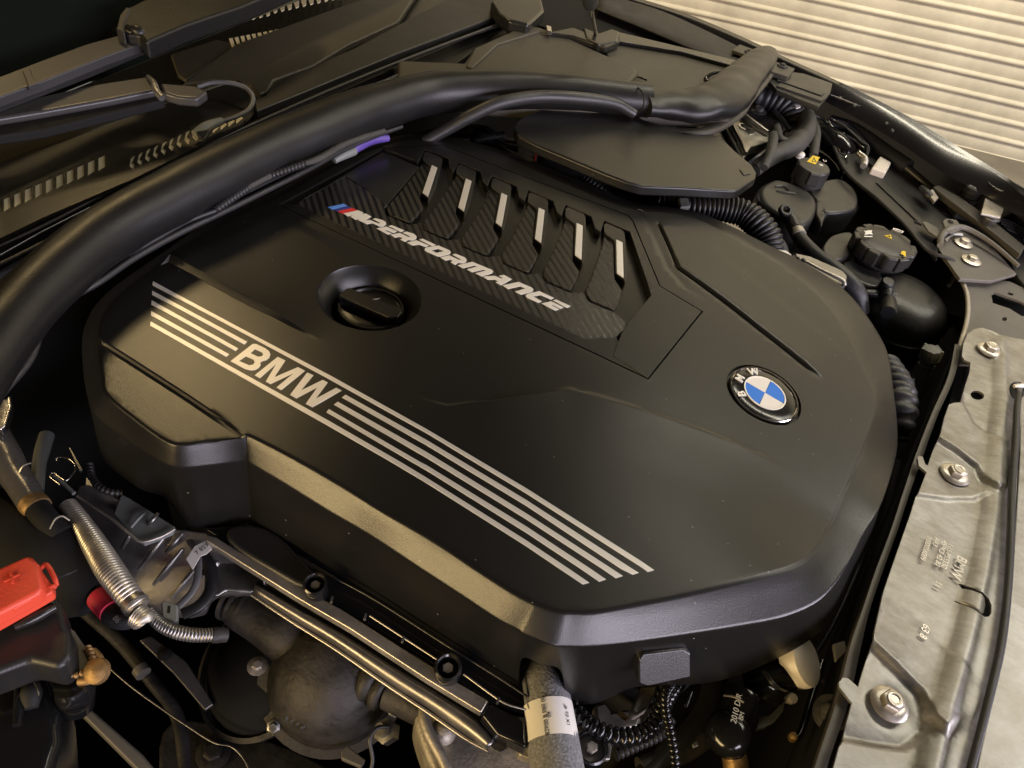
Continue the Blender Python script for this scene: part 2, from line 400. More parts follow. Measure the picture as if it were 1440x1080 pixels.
def PH(px, py, dz=0.0):
    z = 0.0
    for _ in range(8):
        p = P(px, py, z + dz); z = H(p.x, p.y)
    return P(px, py, z + dz)

# keys: top crease, lower chamfer edge (with height), skirt bottom (with height), all as seen in the photograph
K = [
 (140, 458, 118, 462, -1.4, None), (140, 500, 117, 520, -1.8, None), (144, 530, 124, 560, -2.0, None), (149, 554, 136, 586, -2.1, None), (190, 590, 184, 622, -2.1, None),
 (232, 619, 229, 650, -2.1, (232, 700, -9.1)), (258, 625, 258, 657, -2.1, (262, 738, -9.1)), (300, 620, 300, 653, -2.1, (300, 742, -9.1)), (342, 614, 343, 648, -2.1, (350, 738, -9.1)),
 (354, 614, 352, 651, -1.8, (366, 748, -9.1)), (415, 645, 404, 682, -1.8, (420, 780, -9.1)), (480, 682, 462, 718, -1.8, (480, 815, -9.1)), (533, 716, 520, 752, -1.8, (540, 851, -9.1)),
 (607, 758, 590, 798, -1.8, (600, 890, -9.1)), (670, 800, 645, 834, -1.8, (650, 921, -9.1)), (720, 832, 698, 869, -1.8, (705, 956, -9.1)), (748, 847, 728, 885, -1.8, (727, 969, -9.1)), (757, 851, 736, 890, -1.8, (734, 926, -4.8)), (775, 857, 757, 899, -1.8, (762, 934, -5.0)), (792, 861, 779, 907, -1.8, (788, 942, -5.2)), (805, 861, 797, 908, -1.8, (801, 985, -9.1)), (835, 861, 835, 908, -1.8, (840, 988, -9.1)), (880, 853, 885, 903, -1.8, (893, 966, -8.2)), (960, 837, 960, 892, -1.8, (975, 962, -8.2)),
 (1030, 820, 1040, 879, -1.8, (1035, 950, -8.2)), (1087, 805, 1100, 867, -1.9, (1103, 920, -7.8)), (1125, 791, 1147, 847, -2.0, (1147, 893, -7.4)), (1150, 769, 1175, 819, -2.1, (1174, 868, -7.2)),
 (1166, 742, 1197, 783, -2.2, (1197, 815, -6.8)), (1178, 718, 1214, 750, -2.3, (1214, 780, -6.6)), (1200, 665, 1240, 705, -2.3, (1236, 712, -5.2)), (1222, 610, 1260, 640, -2.3, None),
 (1233, 573, 1262, 600, -2.3, None), (1227, 542, 1258, 560, -2.1, None), (1212, 510, 1250, 503, -2.1, None), (1191, 466, 1236, 470, -2.0, None),
 (1164, 428, 1205, 425, -1.9, None), (1130, 395, 1170, 393, -2.2, None), (1090, 366, 1120, 363, -1.9, None), (1050, 343, 1078, 343, -1.6, None),
 (1005, 318, 1020, 314, -1.2, None), (965, 302, 972, 296, -1., None), (893, 291, 895, 285, -1., None), (850, 274, 853, 269, -1., None),
 (809, 256, 811, 250, -1., None), (747, 230, 749, 224, -1., None), (690, 213, 691, 207, -1., None), (630, 198, 630, 192, -1., None), (585, 196, 582, 189, -1., None),
 (550, 202, 544, 195, -1., None), (480, 228, 470, 222, -1., None), (400, 272, 385, 270, -1., None), (318, 308, 302, 306, -1., None), (238, 362, 222, 360, -1., None), (168, 412, 148, 414, -1.2, None)]
T = [PH(k[0], k[1]) for k in K]
B = []
for i, k in enumerate(K):
    b = P(k[2], k[3], k[4] + (H(T[i].x, T[i].y) if k[5] is None else 0)); B.append(b)
cen = Vector((0, 8, 0)); SK = []
for i, k in enumerate(K):
    if k[5]: SK.append(P(*k[5]))
    else:
        o_ = (B[i] - B[i - 1]).cross(Vector((0, 0, 1))).normalized() if False else (B[i] - cen); o_.z = 0; o_.normalize()
        SK.append(B[i] + o_ * .35 + Vector((0, 0, -5.5)))
n_ = 5
Tc, Bc, Sc = cr(T, n_, True), cr(B, n_, True), cr(SK, n_, True)
N = len(Tc)
# fillet rings between the top and the chamfer
def ring_in(d):
    out = []
    for i in range(N):
        t = Tc[(i + 1) % N] - Tc[i - 1]; nn = Vector((-t.y, t.x, 0)).normalized()
        out.append(Tc[i] + nn * d)
    return out
area2 = sum(Tc[i].x * Tc[(i + 1) % N].y - Tc[(i + 1) % N].x * Tc[i].y for i in range(N))
sgn = 1 if area2 > 0 else -1
Rin = ring_in(.22 * sgn)
for p in Rin: p.z = H(p.x, p.y)
rings = [Rin]
for a, b in ((.4, .012), (.8, .04)):
    rings.append([Rin[i].lerp(Tc[i], a) for i in range(N)])
    for i, p in enumerate(rings[-1]): p.z = H(p.x, p.y) - b
rings.append([Tc[i].lerp(Bc[i], .05) for i in range(N)])
for i, p in enumerate(rings[-1]): p.z -= .02
for a in (.1, .4, .7, .94, .985): rings.append([Tc[i].lerp(Bc[i], a) for i in range(N)])
for a in (.008, .03, .4, .8, 1.): rings.append([Bc[i].lerp(Sc[i], a) + (Bc[i] - Tc[i]) * (.006 if a < .01 else .012) for i in range(N)])
INS = [(391, 288), (912, 534), (989, 438), (929, 402), (891, 311), (884, 303), (872, 298), (742, 250), (669, 222), (622, 203), (538, 208)]
ins_w = [PH(*p) for p in INS]
oc = P(520.6, 417.2, 0); OR_ = 4.75
ochole = [(oc.x + OR_ * math.cos(a * math.pi / 24), oc.y + OR_ * math.sin(a * math.pi / 24)) for a in range(48)]
rc = PH(1074.6, 553.9); RR = 3.62
rhole = [(rc.x + RR * math.cos(a * math.pi / 24), rc.y + RR * math.sin(a * math.pi / 24)) for a in range(48)]
vs, fs, lp = sheet([(p.x, p.y) for p in Rin], [[(p.x, p.y) for p in ins_w], ochole, rhole], H, .62,
   [(L_step, (-.3, -.12, -.1, -.06, .05, .16, .2, .24, .4)), (L_groove, (-.5, -.22, -.14, -.07, 0, .07, .14, .25)), (L_facA, (-.3, -.08, .06, .15, .4, .7)),
    (L_fan, (-.6, -.42, -.28, -.18, -.1, -.02, .08, .2, .32, .5)), (L_fan2, (0, .3, .6))])
base_i = lp[0]
idx = {}
rv = []
prev = base_i
for r_ in rings[1:]:
    st = len(vs); vs += r_; cur = list(range(st, st + N))
    for i in range(N): fs.append((prev[i], prev[(i + 1) % N], cur[(i + 1) % N], cur[i]))
    prev = cur
for L_, deps in ((lp[1], (.03, 1.1)), (lp[3], (.05, .5))):      # walls of the insert opening and of the badge seat
    prev = L_; n = len(L_)
    for d in deps:
        st = len(vs); vs += [Vector((vs[i].x, vs[i].y, vs[i].z - d)) for i in L_]; cur = list(range(st, st + n))
        for i in range(n): fs.append((prev[i], prev[(i + 1) % n], cur[(i + 1) % n], cur[i]))
        prev = cur
    if L_ is lp[3]: fs.append(tuple(cur))
prev = lp[2]                                                     # conical filler recess
for r_, d in ((4.68, .05), (4.3, .45), (3.75, 1.2), (3.6, 1.5), (3.5, 1.7), (3.45, 4.)):
    st = len(vs)
    for a in range(48):
        vs.append(Vector((oc.x + r_ * math.cos(a * math.pi / 24), oc.y + r_ * math.sin(a * math.pi / 24), H(oc.x, oc.y) - d)))
    cur = list(range(st, st + 48))
    for i in range(48): fs.append((prev[i], prev[(i + 1) % 48], cur[(i + 1) % 48], cur[i]))
    prev = cur
COVER = thing('engine_cover', 'large matt black plastic engine cover with silver stripes, letters and a round badge', 'engine cover', (0, 0, -7))
body = mesh('cover_shell', vs, fs, 'cover', COVER, sharp=24)

# long stripes and letters printed on raised bars
def stripe(q): glyph('stripe', [q], .0, .05, 'silver', COVER, hf=True, bev=.015)
def lerp2(a, b, t): return (a[0] + (b[0] - a[0]) * t, a[1] + (b[1] - a[1]) * t)
def band(up, lo): stripe(up + lo[::-1])
band([(215.1, 395.8), (335.1, 460), (467.6, 530), (600, 603.5), (740, 686.9), (900, 788.4), (919.6, 802)], [(214.6, 401.3), (325, 460), (460, 531.9), (600, 609.5), (740, 694.1), (900, 796.6), (910.9, 804.4)])
band([(214.2, 409), (347.5, 480.8)], [(213.9, 414.6), (344, 484.8)])
band([(213.3, 422.5), (335.1, 490.3)], [(212.9, 428.7), (331.6, 494)])
band([(212.7, 437.6), (322.3, 498.5)], [(212.2, 444), (318.5, 502.2)])
band([(211.8, 452.2), (320, 513), (460, 590.5), (563.4, 650), (600, 672.1), (740, 760.1), (799.9, 800), (828.5, 819.6)], [(211.1, 458.4), (320, 519.9), (460, 598.1), (550.2, 650), (600, 679.7), (740, 768.3), (786.7, 800), (819.6, 822)])
band([(485.9, 555.2), (600, 618.9), (740, 703.3), (888.8, 800), (898, 805.7)], [(480.8, 559.3), (600, 626.5), (740, 711.5), (873, 800), (889.6, 808.3)])
band([(474.9, 565.1), (600, 635.9), (740, 722.2), (860.4, 800), (875.7, 810.2)], [(469.5, 569.3), (600, 644.1), (740, 730.4), (846.6, 800), (865.9, 813.3)])
band([(462.5, 575.6), (591.1, 650), (600, 654.6), (740, 740.5), (830.2, 800), (852, 815)], [(459, 580), (579.2, 650), (600, 662), (740, 749.4), (816.3, 800), (842.8, 818.3)])
z3 = lambda p: Z(320, 460, 7.93, p)
glyph('letter_b', [z3([(32, 383), (280, 190), (320, 190), (420, 238), (462, 270), (478, 305), (465, 345), (430, 372), (385, 382), (365, 400), (370, 425), (350, 455), (310, 480), (260, 487), (195, 470)]),
  z3([(305, 248), (385, 285), (398, 310), (380, 328), (340, 333), (257, 293)]), z3([(205, 328), (290, 365), (303, 395), (285, 420), (240, 428), (130, 380)])], 0, .05, 'silver', COVER, True)
glyph('letter_m', [z3([(302, 540), (560, 333), (645, 375), (525, 560), (785, 448), (865, 490), (598, 705), (545, 675), (745, 510), (480, 637), (425, 610), (545, 410), (362, 572)])], 0, .05, 'silver', COVER, True)
glyph('letter_w', [z3([(888, 508), (958, 540), (822, 707), (1062, 590), (1118, 620), (985, 800), (1212, 678), (1272, 710), (948, 895), (872, 857), (1003, 672), (768, 797), (697, 757)])], 0, .05, 'silver', COVER, True)

# insert panel with carbon strip and louvres
def shrink(px, d):
    c = (sum(p[0] for p in px) / len(px), sum(p[1] for p in px) / len(px)); out = []
    for x, y in px:
        L = math.hypot(x - c[0], y - c[1]); out.append((x - (x - c[0]) / L * d, y - (y - c[1]) / L * d))
    return out
def inset(pts, d):                            # world polygon inset
    n = len(pts); out = []
    a2 = sum(pts[i].x * pts[(i + 1) % n].y - pts[(i + 1) % n].x * pts[i].y for i in range(n)); s = 1 if a2 > 0 else -1
    for i in range(n):
        e1 = (pts[i] - pts[i - 1]).normalized(); e2 = (pts[(i + 1) % n] - pts[i]).normalized()
        n1 = Vector((-e1.y, e1.x, 0)) * s; n2 = Vector((-e2.y, e2.x, 0)) * s
        b = (n1 + n2); b.normalize(); out.append(pts[i] + b * (d / max(.5, b.dot(n1))))
    return out
pi = [Vector((p.x, p.y, 0)) for p in ins_w]
plate = inset(pi, .13)
def hz(pts, dz): return [Vector((p.x, p.y, min(0, H(p.x, p.y)) + dz)) for p in pts]
prism_w('insert_panel', hz(plate, -.85), .3, 'satin', COVER, .04)
zig = Z(530, 200, 9, [(200, 120), (490, 235), (510, 275), (560, 190), (610, 92), (690, 115), (900, 205), (925, 325), (968, 385), (1000, 325), (1035, 252), (1310, 372), (1345, 505)]) \
    + Z(640, 240, 9, [(415, 195), (440, 115), (478, 66), (775, 193), (810, 340), (880, 387), (930, 245), (1238, 378), (1290, 530), (1345, 577), (1400, 433)]) \
    + Z(760, 290, 9, [(640, 125), (690, 280), (760, 327), (808, 180), (1135, 322)])
rimin = zig + [(914, 410), (915, 416), (884, 453), (874, 468)]
rimo = [PH(*p) for p in [(873, 470), (905, 528), (912, 534), (989, 438), (929, 402), (891, 311), (884, 303), (872, 298), (742, 250), (669, 222), (622, 203), (538, 208)]]
# rim plate: outer edge follows the panel, inner edge is the zigzag
outer = inset(pi, .15)
rim = [PH(*p) for p in [(545, 212)] + rimin + [(900, 520)]]
rp = [Vector((q.x, q.y, 0)) for q in rim]
o2 = outer[1:]                               # from lower right corner round the far side back to the left
poly = rp[:-1] + [Vector((PH(862, 500).x, PH(862, 500).y, 0))] + o2
prism_w('insert_rim', hz(poly, .04), 1.0, 'cover', COVER, .06, 3)
ref = P(705.6, 271); LV = [(607.8, 232.2), (655.6, 251), (705.6, 271), (757.8, 291.8), (811.1, 313.3), (866.7, 336.7)]
cw = [PH(416, 286), PH(485, 248), PH(518, 268), PH(545, 288)]
for q in LV:
    d = P(*q) - ref
    cw += [Vector((-15.1 + d.x, 15.0 + d.y, 0)), Vector((-14.1 + d.x, 14.0 + d.y, 0)), Vector((-11.3 + d.x, 14.2 + d.y, 0))]
cw += [PH(880, 452), PH(878, 462), PH(866, 474), PH(822, 476)]
prism_w('carbon_strip', [Vector((q.x, q.y, -.05)) for q in cw], .85, 'carbon', COVER, .04, 2)
prism_w('insert_lower_edge', hz([PH(*p) for p in [(396, 289), (416, 286), (822, 476), (866, 474), (900, 520), (909, 530)]], -.03), .8, 'cover', COVER, .04, 2)
prism_w('insert_left_field', hz([PH(*p) for p in [(416, 283), (538, 211), (548, 214), (590, 232), (556, 272), (540, 290), (522, 268), (486, 245)]], -.25), .6, 'satin', COVER, .04, 2)
ref = P(705.6, 271)
frame3 = Z(640, 240, 9, [(468, 110), (505, 92), (690, 172), (712, 205), (704, 300), (655, 600), (603, 768), (590, 715), (500, 640), (560, 330), (560, 290), (470, 215), (455, 190)])
blade3 = Z(640, 240, 9, [(452, 240), (478, 222), (520, 250), (560, 300), (520, 500), (492, 650), (478, 730), (540, 858), (484, 960), (405, 1070), (385, 1072), (135, 965), (92, 890), (100, 820), (190, 700), (300, 520), (400, 350)])
bar3 = Z(640, 240, 9, [(588, 277), (661, 312), (590, 705), (516, 650)])
side3 = Z(640, 240, 9, [(478, 730), (540, 858), (484, 960), (405, 1072), (440, 1040), (520, 960), (575, 860), (520, 720), (505, 690)])
bw = [Vector((q.x, q.y, 0)) for q in [P(*p) for p in bar3]]
for k, q in enumerate([(607.8, 232.2), (655.6, 251), (705.6, 271), (757.8, 291.8), (811.1, 313.3), (866.7, 336.7)]):
    d = P(*q) - ref
    mk_ = lambda px, z: [Vector((a.x + d.x, a.y + d.y, z)) for a in [P(p[0], p[1], z) for p in px]]
    fr = prism_w('louvre_frame', mk_(frame3, -.02), .8, 'satin', COVER, .05, 2)
    bl = prism_w('louvre_blade', mk_(blade3, -.16), .5, 'carbon', COVER, .08, 3)
    # tilt the blade: its upper left edge stands a little lower
    for v in bl.data.vertices:
        u = (v.co.x / S - (ref.x + d.x)) ; v.co.z += (.05 * u - .10) * S
    b3 = prism_w('silver_bar', mk_(bar3, .10), .12, 'silver', COVER, .02, 2)
    glyph('bar_tip', [Z(0, 0, 1, [(0, 0), (1, 0), (0, 1)])], 0, .01, 'chrome', COVER) if False else None
st3 = Z(760, 290, 9, [(1128, 328), (1160, 330), (1420, 1075), (1385, 1080)]) 
prism_w('edge_strip', hz([PH(*p) for p in [(885.5, 326.5), (889, 326.5), (919, 410), (914.5, 411)]], .10), .12, 'silver' if False else 'satin', COVER, .03, 2)

# motorsport wordmark on the carbon strip, traced glyph by glyph
zA = lambda p: Z(455, 280, 12, p); zB = lambda p: Z(565, 325, 12, p); zC = lambda p: Z(685, 355, 12, p)
words = [
 ('wordmark_flag', 'lblue', [zA([(65, 140), (335, 82), (400, 117), (165, 181)])]), ('wordmark_flag', 'dblue', [zA([(165, 182), (400, 118), (472, 150), (232, 208)])]),
 ('wordmark_flag', 'red', [zA([(232, 209), (478, 151), (572, 190), (330, 246)])]),
 ('letter_m', 'white', [zA([(335, 247), (583, 192), (675, 235), (642, 260), (715, 248), (805, 297), (690, 368), (640, 380), (570, 350), (655, 320), (540, 348), (455, 300), (512, 270), (415, 292)])]),
 ('letter_p', 'white', [zA([(640, 384), (700, 360), (780, 355), (930, 415), (960, 405), (830, 340), (875, 325), (1000, 360), (1050, 390), (1055, 430), (1010, 462), (950, 466), (830, 405), (735, 425)])]),
 ('letter_e', 'white', [zA([(890, 497), (1060, 466), (1240, 545), (1182, 574), (1060, 522), (1030, 532), (1150, 583), (1085, 598)])]),
 ('letter_e', 'white', [zA([(1092, 458), (1150, 443), (1360, 530), (1310, 557)])]),
 ('letter_r', 'white', [zB([(-190, 65), (-35, 33), (105, 100), (155, 98), (15, 32), (80, 10), (205, 50), (250, 92), (245, 132), (190, 158), (105, 150), (60, 185), (-25, 145), (20, 118), (-40, 97), (-112, 113)])]),
 ('letter_f', 'white', [zB([(290, 146), (355, 132), (575, 235), (515, 255)])]), ('letter_f', 'white', [zB([(85, 196), (250, 158), (455, 246), (400, 268), (290, 228), (185, 244)])]),
 ('letter_o', 'white', [zB([(385, 305), (410, 278), (620, 246), (805, 328), (830, 362), (800, 395), (645, 432), (600, 428), (425, 352), (388, 328)]), zB([(490, 326), (615, 300), (712, 342), (590, 370)])]),
 ('letter_r', 'white', [zB([(650, 448), (800, 411), (960, 487), (1008, 486), (852, 400), (908, 385), (1060, 445), (1097, 488), (1083, 525), (1035, 547), (955, 535), (905, 570), (825, 530), (858, 500), (820, 482), (740, 498)])]),
 ('letter_m', 'white', [zB([(940, 580), (1190, 520), (1440, 625), (1515, 652), (1545, 685), (1520, 715), (1350, 766), (1240, 715), (1425, 667), (1380, 652), (1190, 696), (1097, 650), (1275, 600), (1225, 583), (1035, 628)])]),
 ('letter_a', 'white', [zC([(-75, 410), (125, 397), (235, 442), (270, 437), (195, 398), (285, 382), (418, 455), (240, 555), (140, 508), (188, 490), (135, 462), (10, 462)])]),
 ('letter_n', 'white', [zC([(260, 560), (530, 500), (752, 595), (782, 628), (760, 667), (575, 715), (467, 665), (648, 610), (560, 573), (355, 620)])]),
 ('letter_c', 'white', [zC([(650, 732), (682, 700), (880, 656), (1130, 770), (1078, 797), (905, 720), (775, 745), (925, 829), (870, 853), (670, 765)])]),
 ('letter_e', 'white', [zC([(915, 863), (1080, 828), (1290, 930), (1240, 955), (1110, 888), (1080, 893), (1215, 966), (1150, 985)])]),
 ('letter_e', 'white', [zC([(1112, 812), (1162, 796), (1410, 910), (1350, 938)])]),
]
for nm, mm, lps in words: glyph(nm, lps, -.05, .06, mm, COVER, bev=.008)

# round badge, tilted with the front slope
sl = (H(rc.x + 1, rc.y) - H(rc.x - 1, rc.y)) / 2
bz = Vector((-sl, -(H(rc.x, rc.y + 1) - H(rc.x, rc.y - 1)) / 2, 1)).normalized(); bx = Vector((0, 1, 0)); bx = (bx - bz * bx.dot(bz)).normalized(); by = bz.cross(bx)
RB = 3.36
badge = lathe('badge', [(.01, .12), (1.6, .13), (2.05, .12), (2.5, .10), (2.9, .04), (3.12, -.03), (3.12, -.3)], rc, bz, 'gloss', COVER, 64)
lathe('badge_ring', [(3.10, -.28), (3.10, .03), (3.17, .09), (3.27, .09), (3.34, .02), (3.36, -.28)], rc, bz, 'chrome', badge, 64, closed=True)
def badge_fan(name, a0, a1, r0_, r1_, z0, m):
    n = 16; pts = []
    for i in range(n + 1):
        a = math.radians(a0 + (a1 - a0) * i / n); pts.append((math.cos(a) * r1_, math.sin(a) * r1_))
    if r0_ > 0:
        for i in range(n, -1, -1):
            a = math.radians(a0 + (a1 - a0) * i / n); pts.append((math.cos(a) * r0_, math.sin(a) * r0_))
    else: pts.append((0, 0))
    prism_w(name, [rc + bx * x + by * y + bz * z0 for x, y in pts], .03, m, badge, 0, zvec=-bz)
lathe('badge_centre_rim', [(1.90, .12), (1.90, .20), (2.02, .20), (2.02, .10)], rc, bz, 'silver', badge, 64, closed=True)
for a, c_ in ((90, 'blue'), (0, 'badgewhite'), (270, 'blue'), (180, 'badgewhite')):
    badge_fan('badge_quadrant', a + 1, a + 89, 0, 1.9, .17, c_)
for s_, a in (('B', 136), ('M', 90), ('W', 44)):
    a = math.radians(a); d = bx * math.cos(a) + by * math.sin(a); t = bx * math.sin(a) - by * math.cos(a)
    textobj('badge_letter', s_, 1.12, rc + d * 2.52 + bz * .17, t, d, 'silver', badge, .06, .018)

# tab at the front edge of the cover
tp = [P(x, y, z) for x, y, z in [(899, 929, -3.4), (905, 919, -3.1), (962, 912, -3.1), (972, 920, -3.4), (972, 953, -5.1), (912, 966, -5.1), (899, 962, -5.1)]]
prism_w('front_tab', tp, 3.0, 'cover', COVER, .14, 3, zvec=(-.7, .65, -.1))

# oil filler cap in its recess
CAPC = P(522, 433, -1.5)
CAP = thing('oil_filler_cap', 'round black oil filler cap with a raised grip bar in its conical recess', 'oil cap', CAPC - Vector((0, 0, 2)))
lathe('cap_body', [(.01, -.05), (2.0, -.05), (2.7, -.1), (3.05, -.35), (3.12, -.6), (3.12, -3)], CAPC, (0, 0, 1), 'cover', CAP, 56)
lathe('cap_rim', [(2.72, -.1), (2.82, .07), (3.0, .07), (3.1, -.25)], CAPC, (0, 0, 1), 'satin', CAP, 56, closed=True)
a_ = P(482, 411, -.4); b_ = P(567, 434, -.4); gdir = (b_ - a_).normalized(); gdir = (P(556, 444, -.4) - P(480, 411, -.4)); gdir.z = 0; gdir.normalize()
gper = Vector((-gdir.y, gdir.x, 0)); gc = P(522, 424, -.4); gc.z = 0
gp = [gc + gdir * a + gper * b + Vector((0, 0, -.55)) for a, b in ((-3.0, -.8), (2.4, -.8), (3.0, -.3), (3.0, .55), (2.6, .8), (-2.7, .8), (-3.0, .5))]
prism_w('grip_bar', gp, 1.1, 'cover', CAP, .12, 3)
glyph('oil_can_mark', [[(523, 421), (529, 419.5), (535, 419.5), (529, 421.5)]], -.54, .02, 'greyplastic', CAP)

# ------------------------------------------------------------------ garage
def slopez(x, y): return .081 * (x - 76) + .0 * y
gf = [(-700, -500), (700, -500), (700, 700), (-700, 700)]
g = mesh('garage_floor', [Vector((x, y, -84 + slopez(x, y))) for x, y in gf], [(0, 1, 2, 3)], 'concrete'); g['kind'] = 'structure'
wl = thing('roller_door', 'cream ribbed metal roller door closed behind the car', 'roller door', (0, 337, -84))
dd = Vector((1, .076, .081)).normalized(); dn = dd.cross(Vector((0, 0, 1))).normalized(); du = dn.cross(dd).normalized(); du = du if du.z > 0 else -du
dn = dn if dn.y < 0 else -dn
D0 = PY(1440, 235, 345); pitch = 7.7
def slat_prof():
    return [(0, .0), (.5, .55), (1.0, .75), (1.6, .55), (2.0, .0), (2.3, -.35), (3.2, -.15), (4.8, .10), (6.4, -.15), (7.4, -.4), (7.7, 0)]
sm = None
for k in range(40):
    o_ = D0 + du * (pitch * k)
    if sm is None:
        v = []; f = []
        pr = slat_prof()
        for s_ in (-330, 330):
            for u_, n__ in pr: v.append(o_ + dd * s_ + du * u_ + dn * n__)
        n = len(pr)
        f = [(i, i + 1, n + i + 1, n + i) for i in range(n - 1)]
        sl_ = mesh('slat', v, f, 'door', wl, sharp=60); sm = sl_
    else:
        c_ = sm.copy(); COL.objects.link(c_); c_.parent = wl; c_.location = (du * (pitch * k) + dn * random.uniform(-.12, .12) + dd * random.uniform(-1, 1)) * S
box_w('bottom_rail', D0 - du * 3, dd * 330, du * 2.9, dn * 1.2, 'greysheet', wl, .3)

# ------------------------------------------------------------------ car body
BON = thing('bonnet', 'open black bonnet raised over the engine bay', 'bonnet', (-60, 0, 10))
bv = []
for x, y, z in ((-60, -78, 56), (-60, 92, 56), (42, 82, 140), (42, -68, 140)): bv.append(Vector((x, y, z)))
prism_w('bonnet_panel', bv, 2.5, 'matte', BON, .4, zvec=(-.6, 0, .8))

FE = thing('fender', 'glossy black far wing edge with rolled inner flange below the roller door', 'fender', P(1200, 150, 3))
def ribbon(name, rows, m, parent, n=6, thick=0, sharp=60):       # rows: lists of world points of equal length -> lofted strip
    R_ = [cr(r, n) for r in rows]; L = len(R_[0]); v = [p for r in R_ for p in r]; f = []
    for j in range(len(R_) - 1):
        for i in range(L - 1): f.append((j * L + i, j * L + i + 1, (j + 1) * L + i + 1, (j + 1) * L + i))
    o = mesh(name, v, f, m, parent, sharp=sharp)
    if thick:
        md = o.modifiers.new('solid', 'SOLIDIFY'); md.thickness = thick * S; md.offset = 0
    return o
def rowp(l, z): return [P(x, y, z) for x, y in l]
f_top = [(880, -8), (960, 17), (1040, 50), (1110, 83), (1200, 124), (1280, 165), (1350, 208), (1410, 245), (1438, 268), (1500, 318)]
f0 = [P(x, y, -2) + Vector((0, 10, -30)) for x, y in f_top]
f1 = [P(x, y, .6) + Vector((0, 3, -4)) for x, y in f_top]
f2 = [P(x, y, 1.6) for x, y in f_top]
f3 = [P(x - 2, y + 5, 1.3) for x, y in f_top]
f4 = [P(x, y, .2) for x, y in [(868, 4), (950, 32), (1028, 64), (1098, 96), (1188, 142), (1266, 186), (1336, 230), (1396, 264), (1426, 284), (1488, 334)]]
f5 = [P(x, y, -1.0) for x, y in [(862, 10), (945, 40), (1022, 74), (1092, 108), (1178, 152), (1256, 196), (1322, 240), (1380, 272), (1412, 290), (1480, 342)]]
f6 = [P(x, y, 2.2) for x, y in [(856, 22), (940, 52), (1016, 84), (1084, 118), (1166, 166), (1244, 208), (1306, 254), (1356, 276), (1404, 294), (1470, 350)]]
ribbon('outer_skin', [f0, f1, f2, f3], 'paint', FE)
ribbon('rolled_edge', [f3, f4, f5], 'paint', FE)
fl = [[(1165, 128), (1205, 146), (1260, 178), (1300, 208), (1318, 222), (1345, 232), (1372, 244), (1395, 266), (1412, 282)],
      [(1162, 134), (1200, 156), (1250, 185), (1290, 210), (1312, 222), (1330, 228), (1366, 246), (1392, 270), (1420, 286)]]
ribbon('inner_flange', [[P(x, y, .4) for x, y in [(1163, 132), (1210, 150), (1262, 176), (1300, 200), (1322, 212), (1350, 224), (1374, 240), (1396, 262), (1428, 276)]],
                        [P(x, y, -1.0) for x, y in [(1163, 136), (1205, 154), (1255, 183), (1295, 207), (1312, 221), (1335, 229), (1362, 244), (1388, 268), (1425, 284)]],
                        [P(x, y, -2.6) for x, y in [(1163, 140), (1205, 162), (1252, 190), (1292, 214), (1312, 228), (1335, 236), (1362, 250), (1388, 276), (1425, 290)]]], 'paint', FE, thick=.25)
for x, y in ((1182, 137), (1202, 148), (1247, 173), (1255, 183)):
    lathe('flange_rivet', [(.01, .1), (.22, .1), (.3, 0), (.3, -.2)], P(x, y, .3), (0, -.3, 1), 'darksteel', FE, 12)
# dark sheet running down behind the flange, and shelf along the fender
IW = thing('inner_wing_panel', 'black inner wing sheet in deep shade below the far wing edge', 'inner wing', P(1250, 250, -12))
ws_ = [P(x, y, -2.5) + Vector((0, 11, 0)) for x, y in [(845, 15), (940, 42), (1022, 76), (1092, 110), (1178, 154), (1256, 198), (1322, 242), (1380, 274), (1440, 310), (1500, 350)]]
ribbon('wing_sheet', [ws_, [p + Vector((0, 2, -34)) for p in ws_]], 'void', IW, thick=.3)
SH = thing('hinge_bracket_plate', 'black ribbed bracket plate bolted below the far wing edge', 'bracket plate', P(1100, 120, 1))
prism('plate', [(1080, 112), (1094, 98), (1130, 103), (1171, 117), (1168, 130), (1152, 150), (1092, 126)], 1.6, .8, 'black', SH, .15)
for y_ in (0, 8): prism('rib', [(1092, 112 + y_), (1098, 108 + y_), (1160, 130 + y_), (1156, 134 + y_)], 1.9, .4, 'black', SH, .1)
prism('corner', [(1078, 98), (1090, 86), (1118, 96), (1108, 108)], 2.6, .8, 'brown', SH, .12)
lathe('bolt', [(.01, .3), (.4, .3), (.55, .1), (.9, 0), (.9, -.2)], P(1101, 92, 2.8), (0, 0, 1), 'darksteel', SH, 6)
lathe('bolt', [(.01, .3), (.4, .3), (.55, .1), (.9, 0), (.9, -.2)], P(1055, 73, 3.0), (0, 0, 1), 'darksteel', SH, 6)
prism('corner', [(1030, 70), (1040, 62), (1068, 72), (1062, 82)], 2.8, .6, 'brown', SH, .12)

# bonnet seal on the far side shelf: long tube and the white connector
RL = thing('wing_seal_strip', 'long black rubber sleeve lying along the inner wing beside the white connector', 'seal strip', P(1250, 220, -4))
tube('sleeve', [(1165, 172, -4, 11), (1200, 184, -4, 11), (1250, 218, -4, 11), (1277, 236, -4, 11)], 'rubber', RL, seg=12)
tube('thin_hose', [(1272, 234, -4, 6), (1305, 262, -5, 6), (1345, 300, -5.5, 6), (1400, 345, -6, 6)], 'black', RL, seg=10)
SHF = thing('inner_shelf_panel', 'dark folded metal shelf with a sharp curved lip between reservoirs and far wing', 'shelf panel', P(1300, 300, -6))
shf = [(1172, 200), (1190, 240), (1212, 262), (1258, 300), (1300, 345), (1318, 366), (1320, 350), (1310, 338), (1330, 326), (1360, 330), (1400, 345), (1420, 345), (1380, 318), (1320, 280), (1270, 240), (1210, 190)]
prism('shelf', shf, -4.6, .4, 'black', SHF, .1)
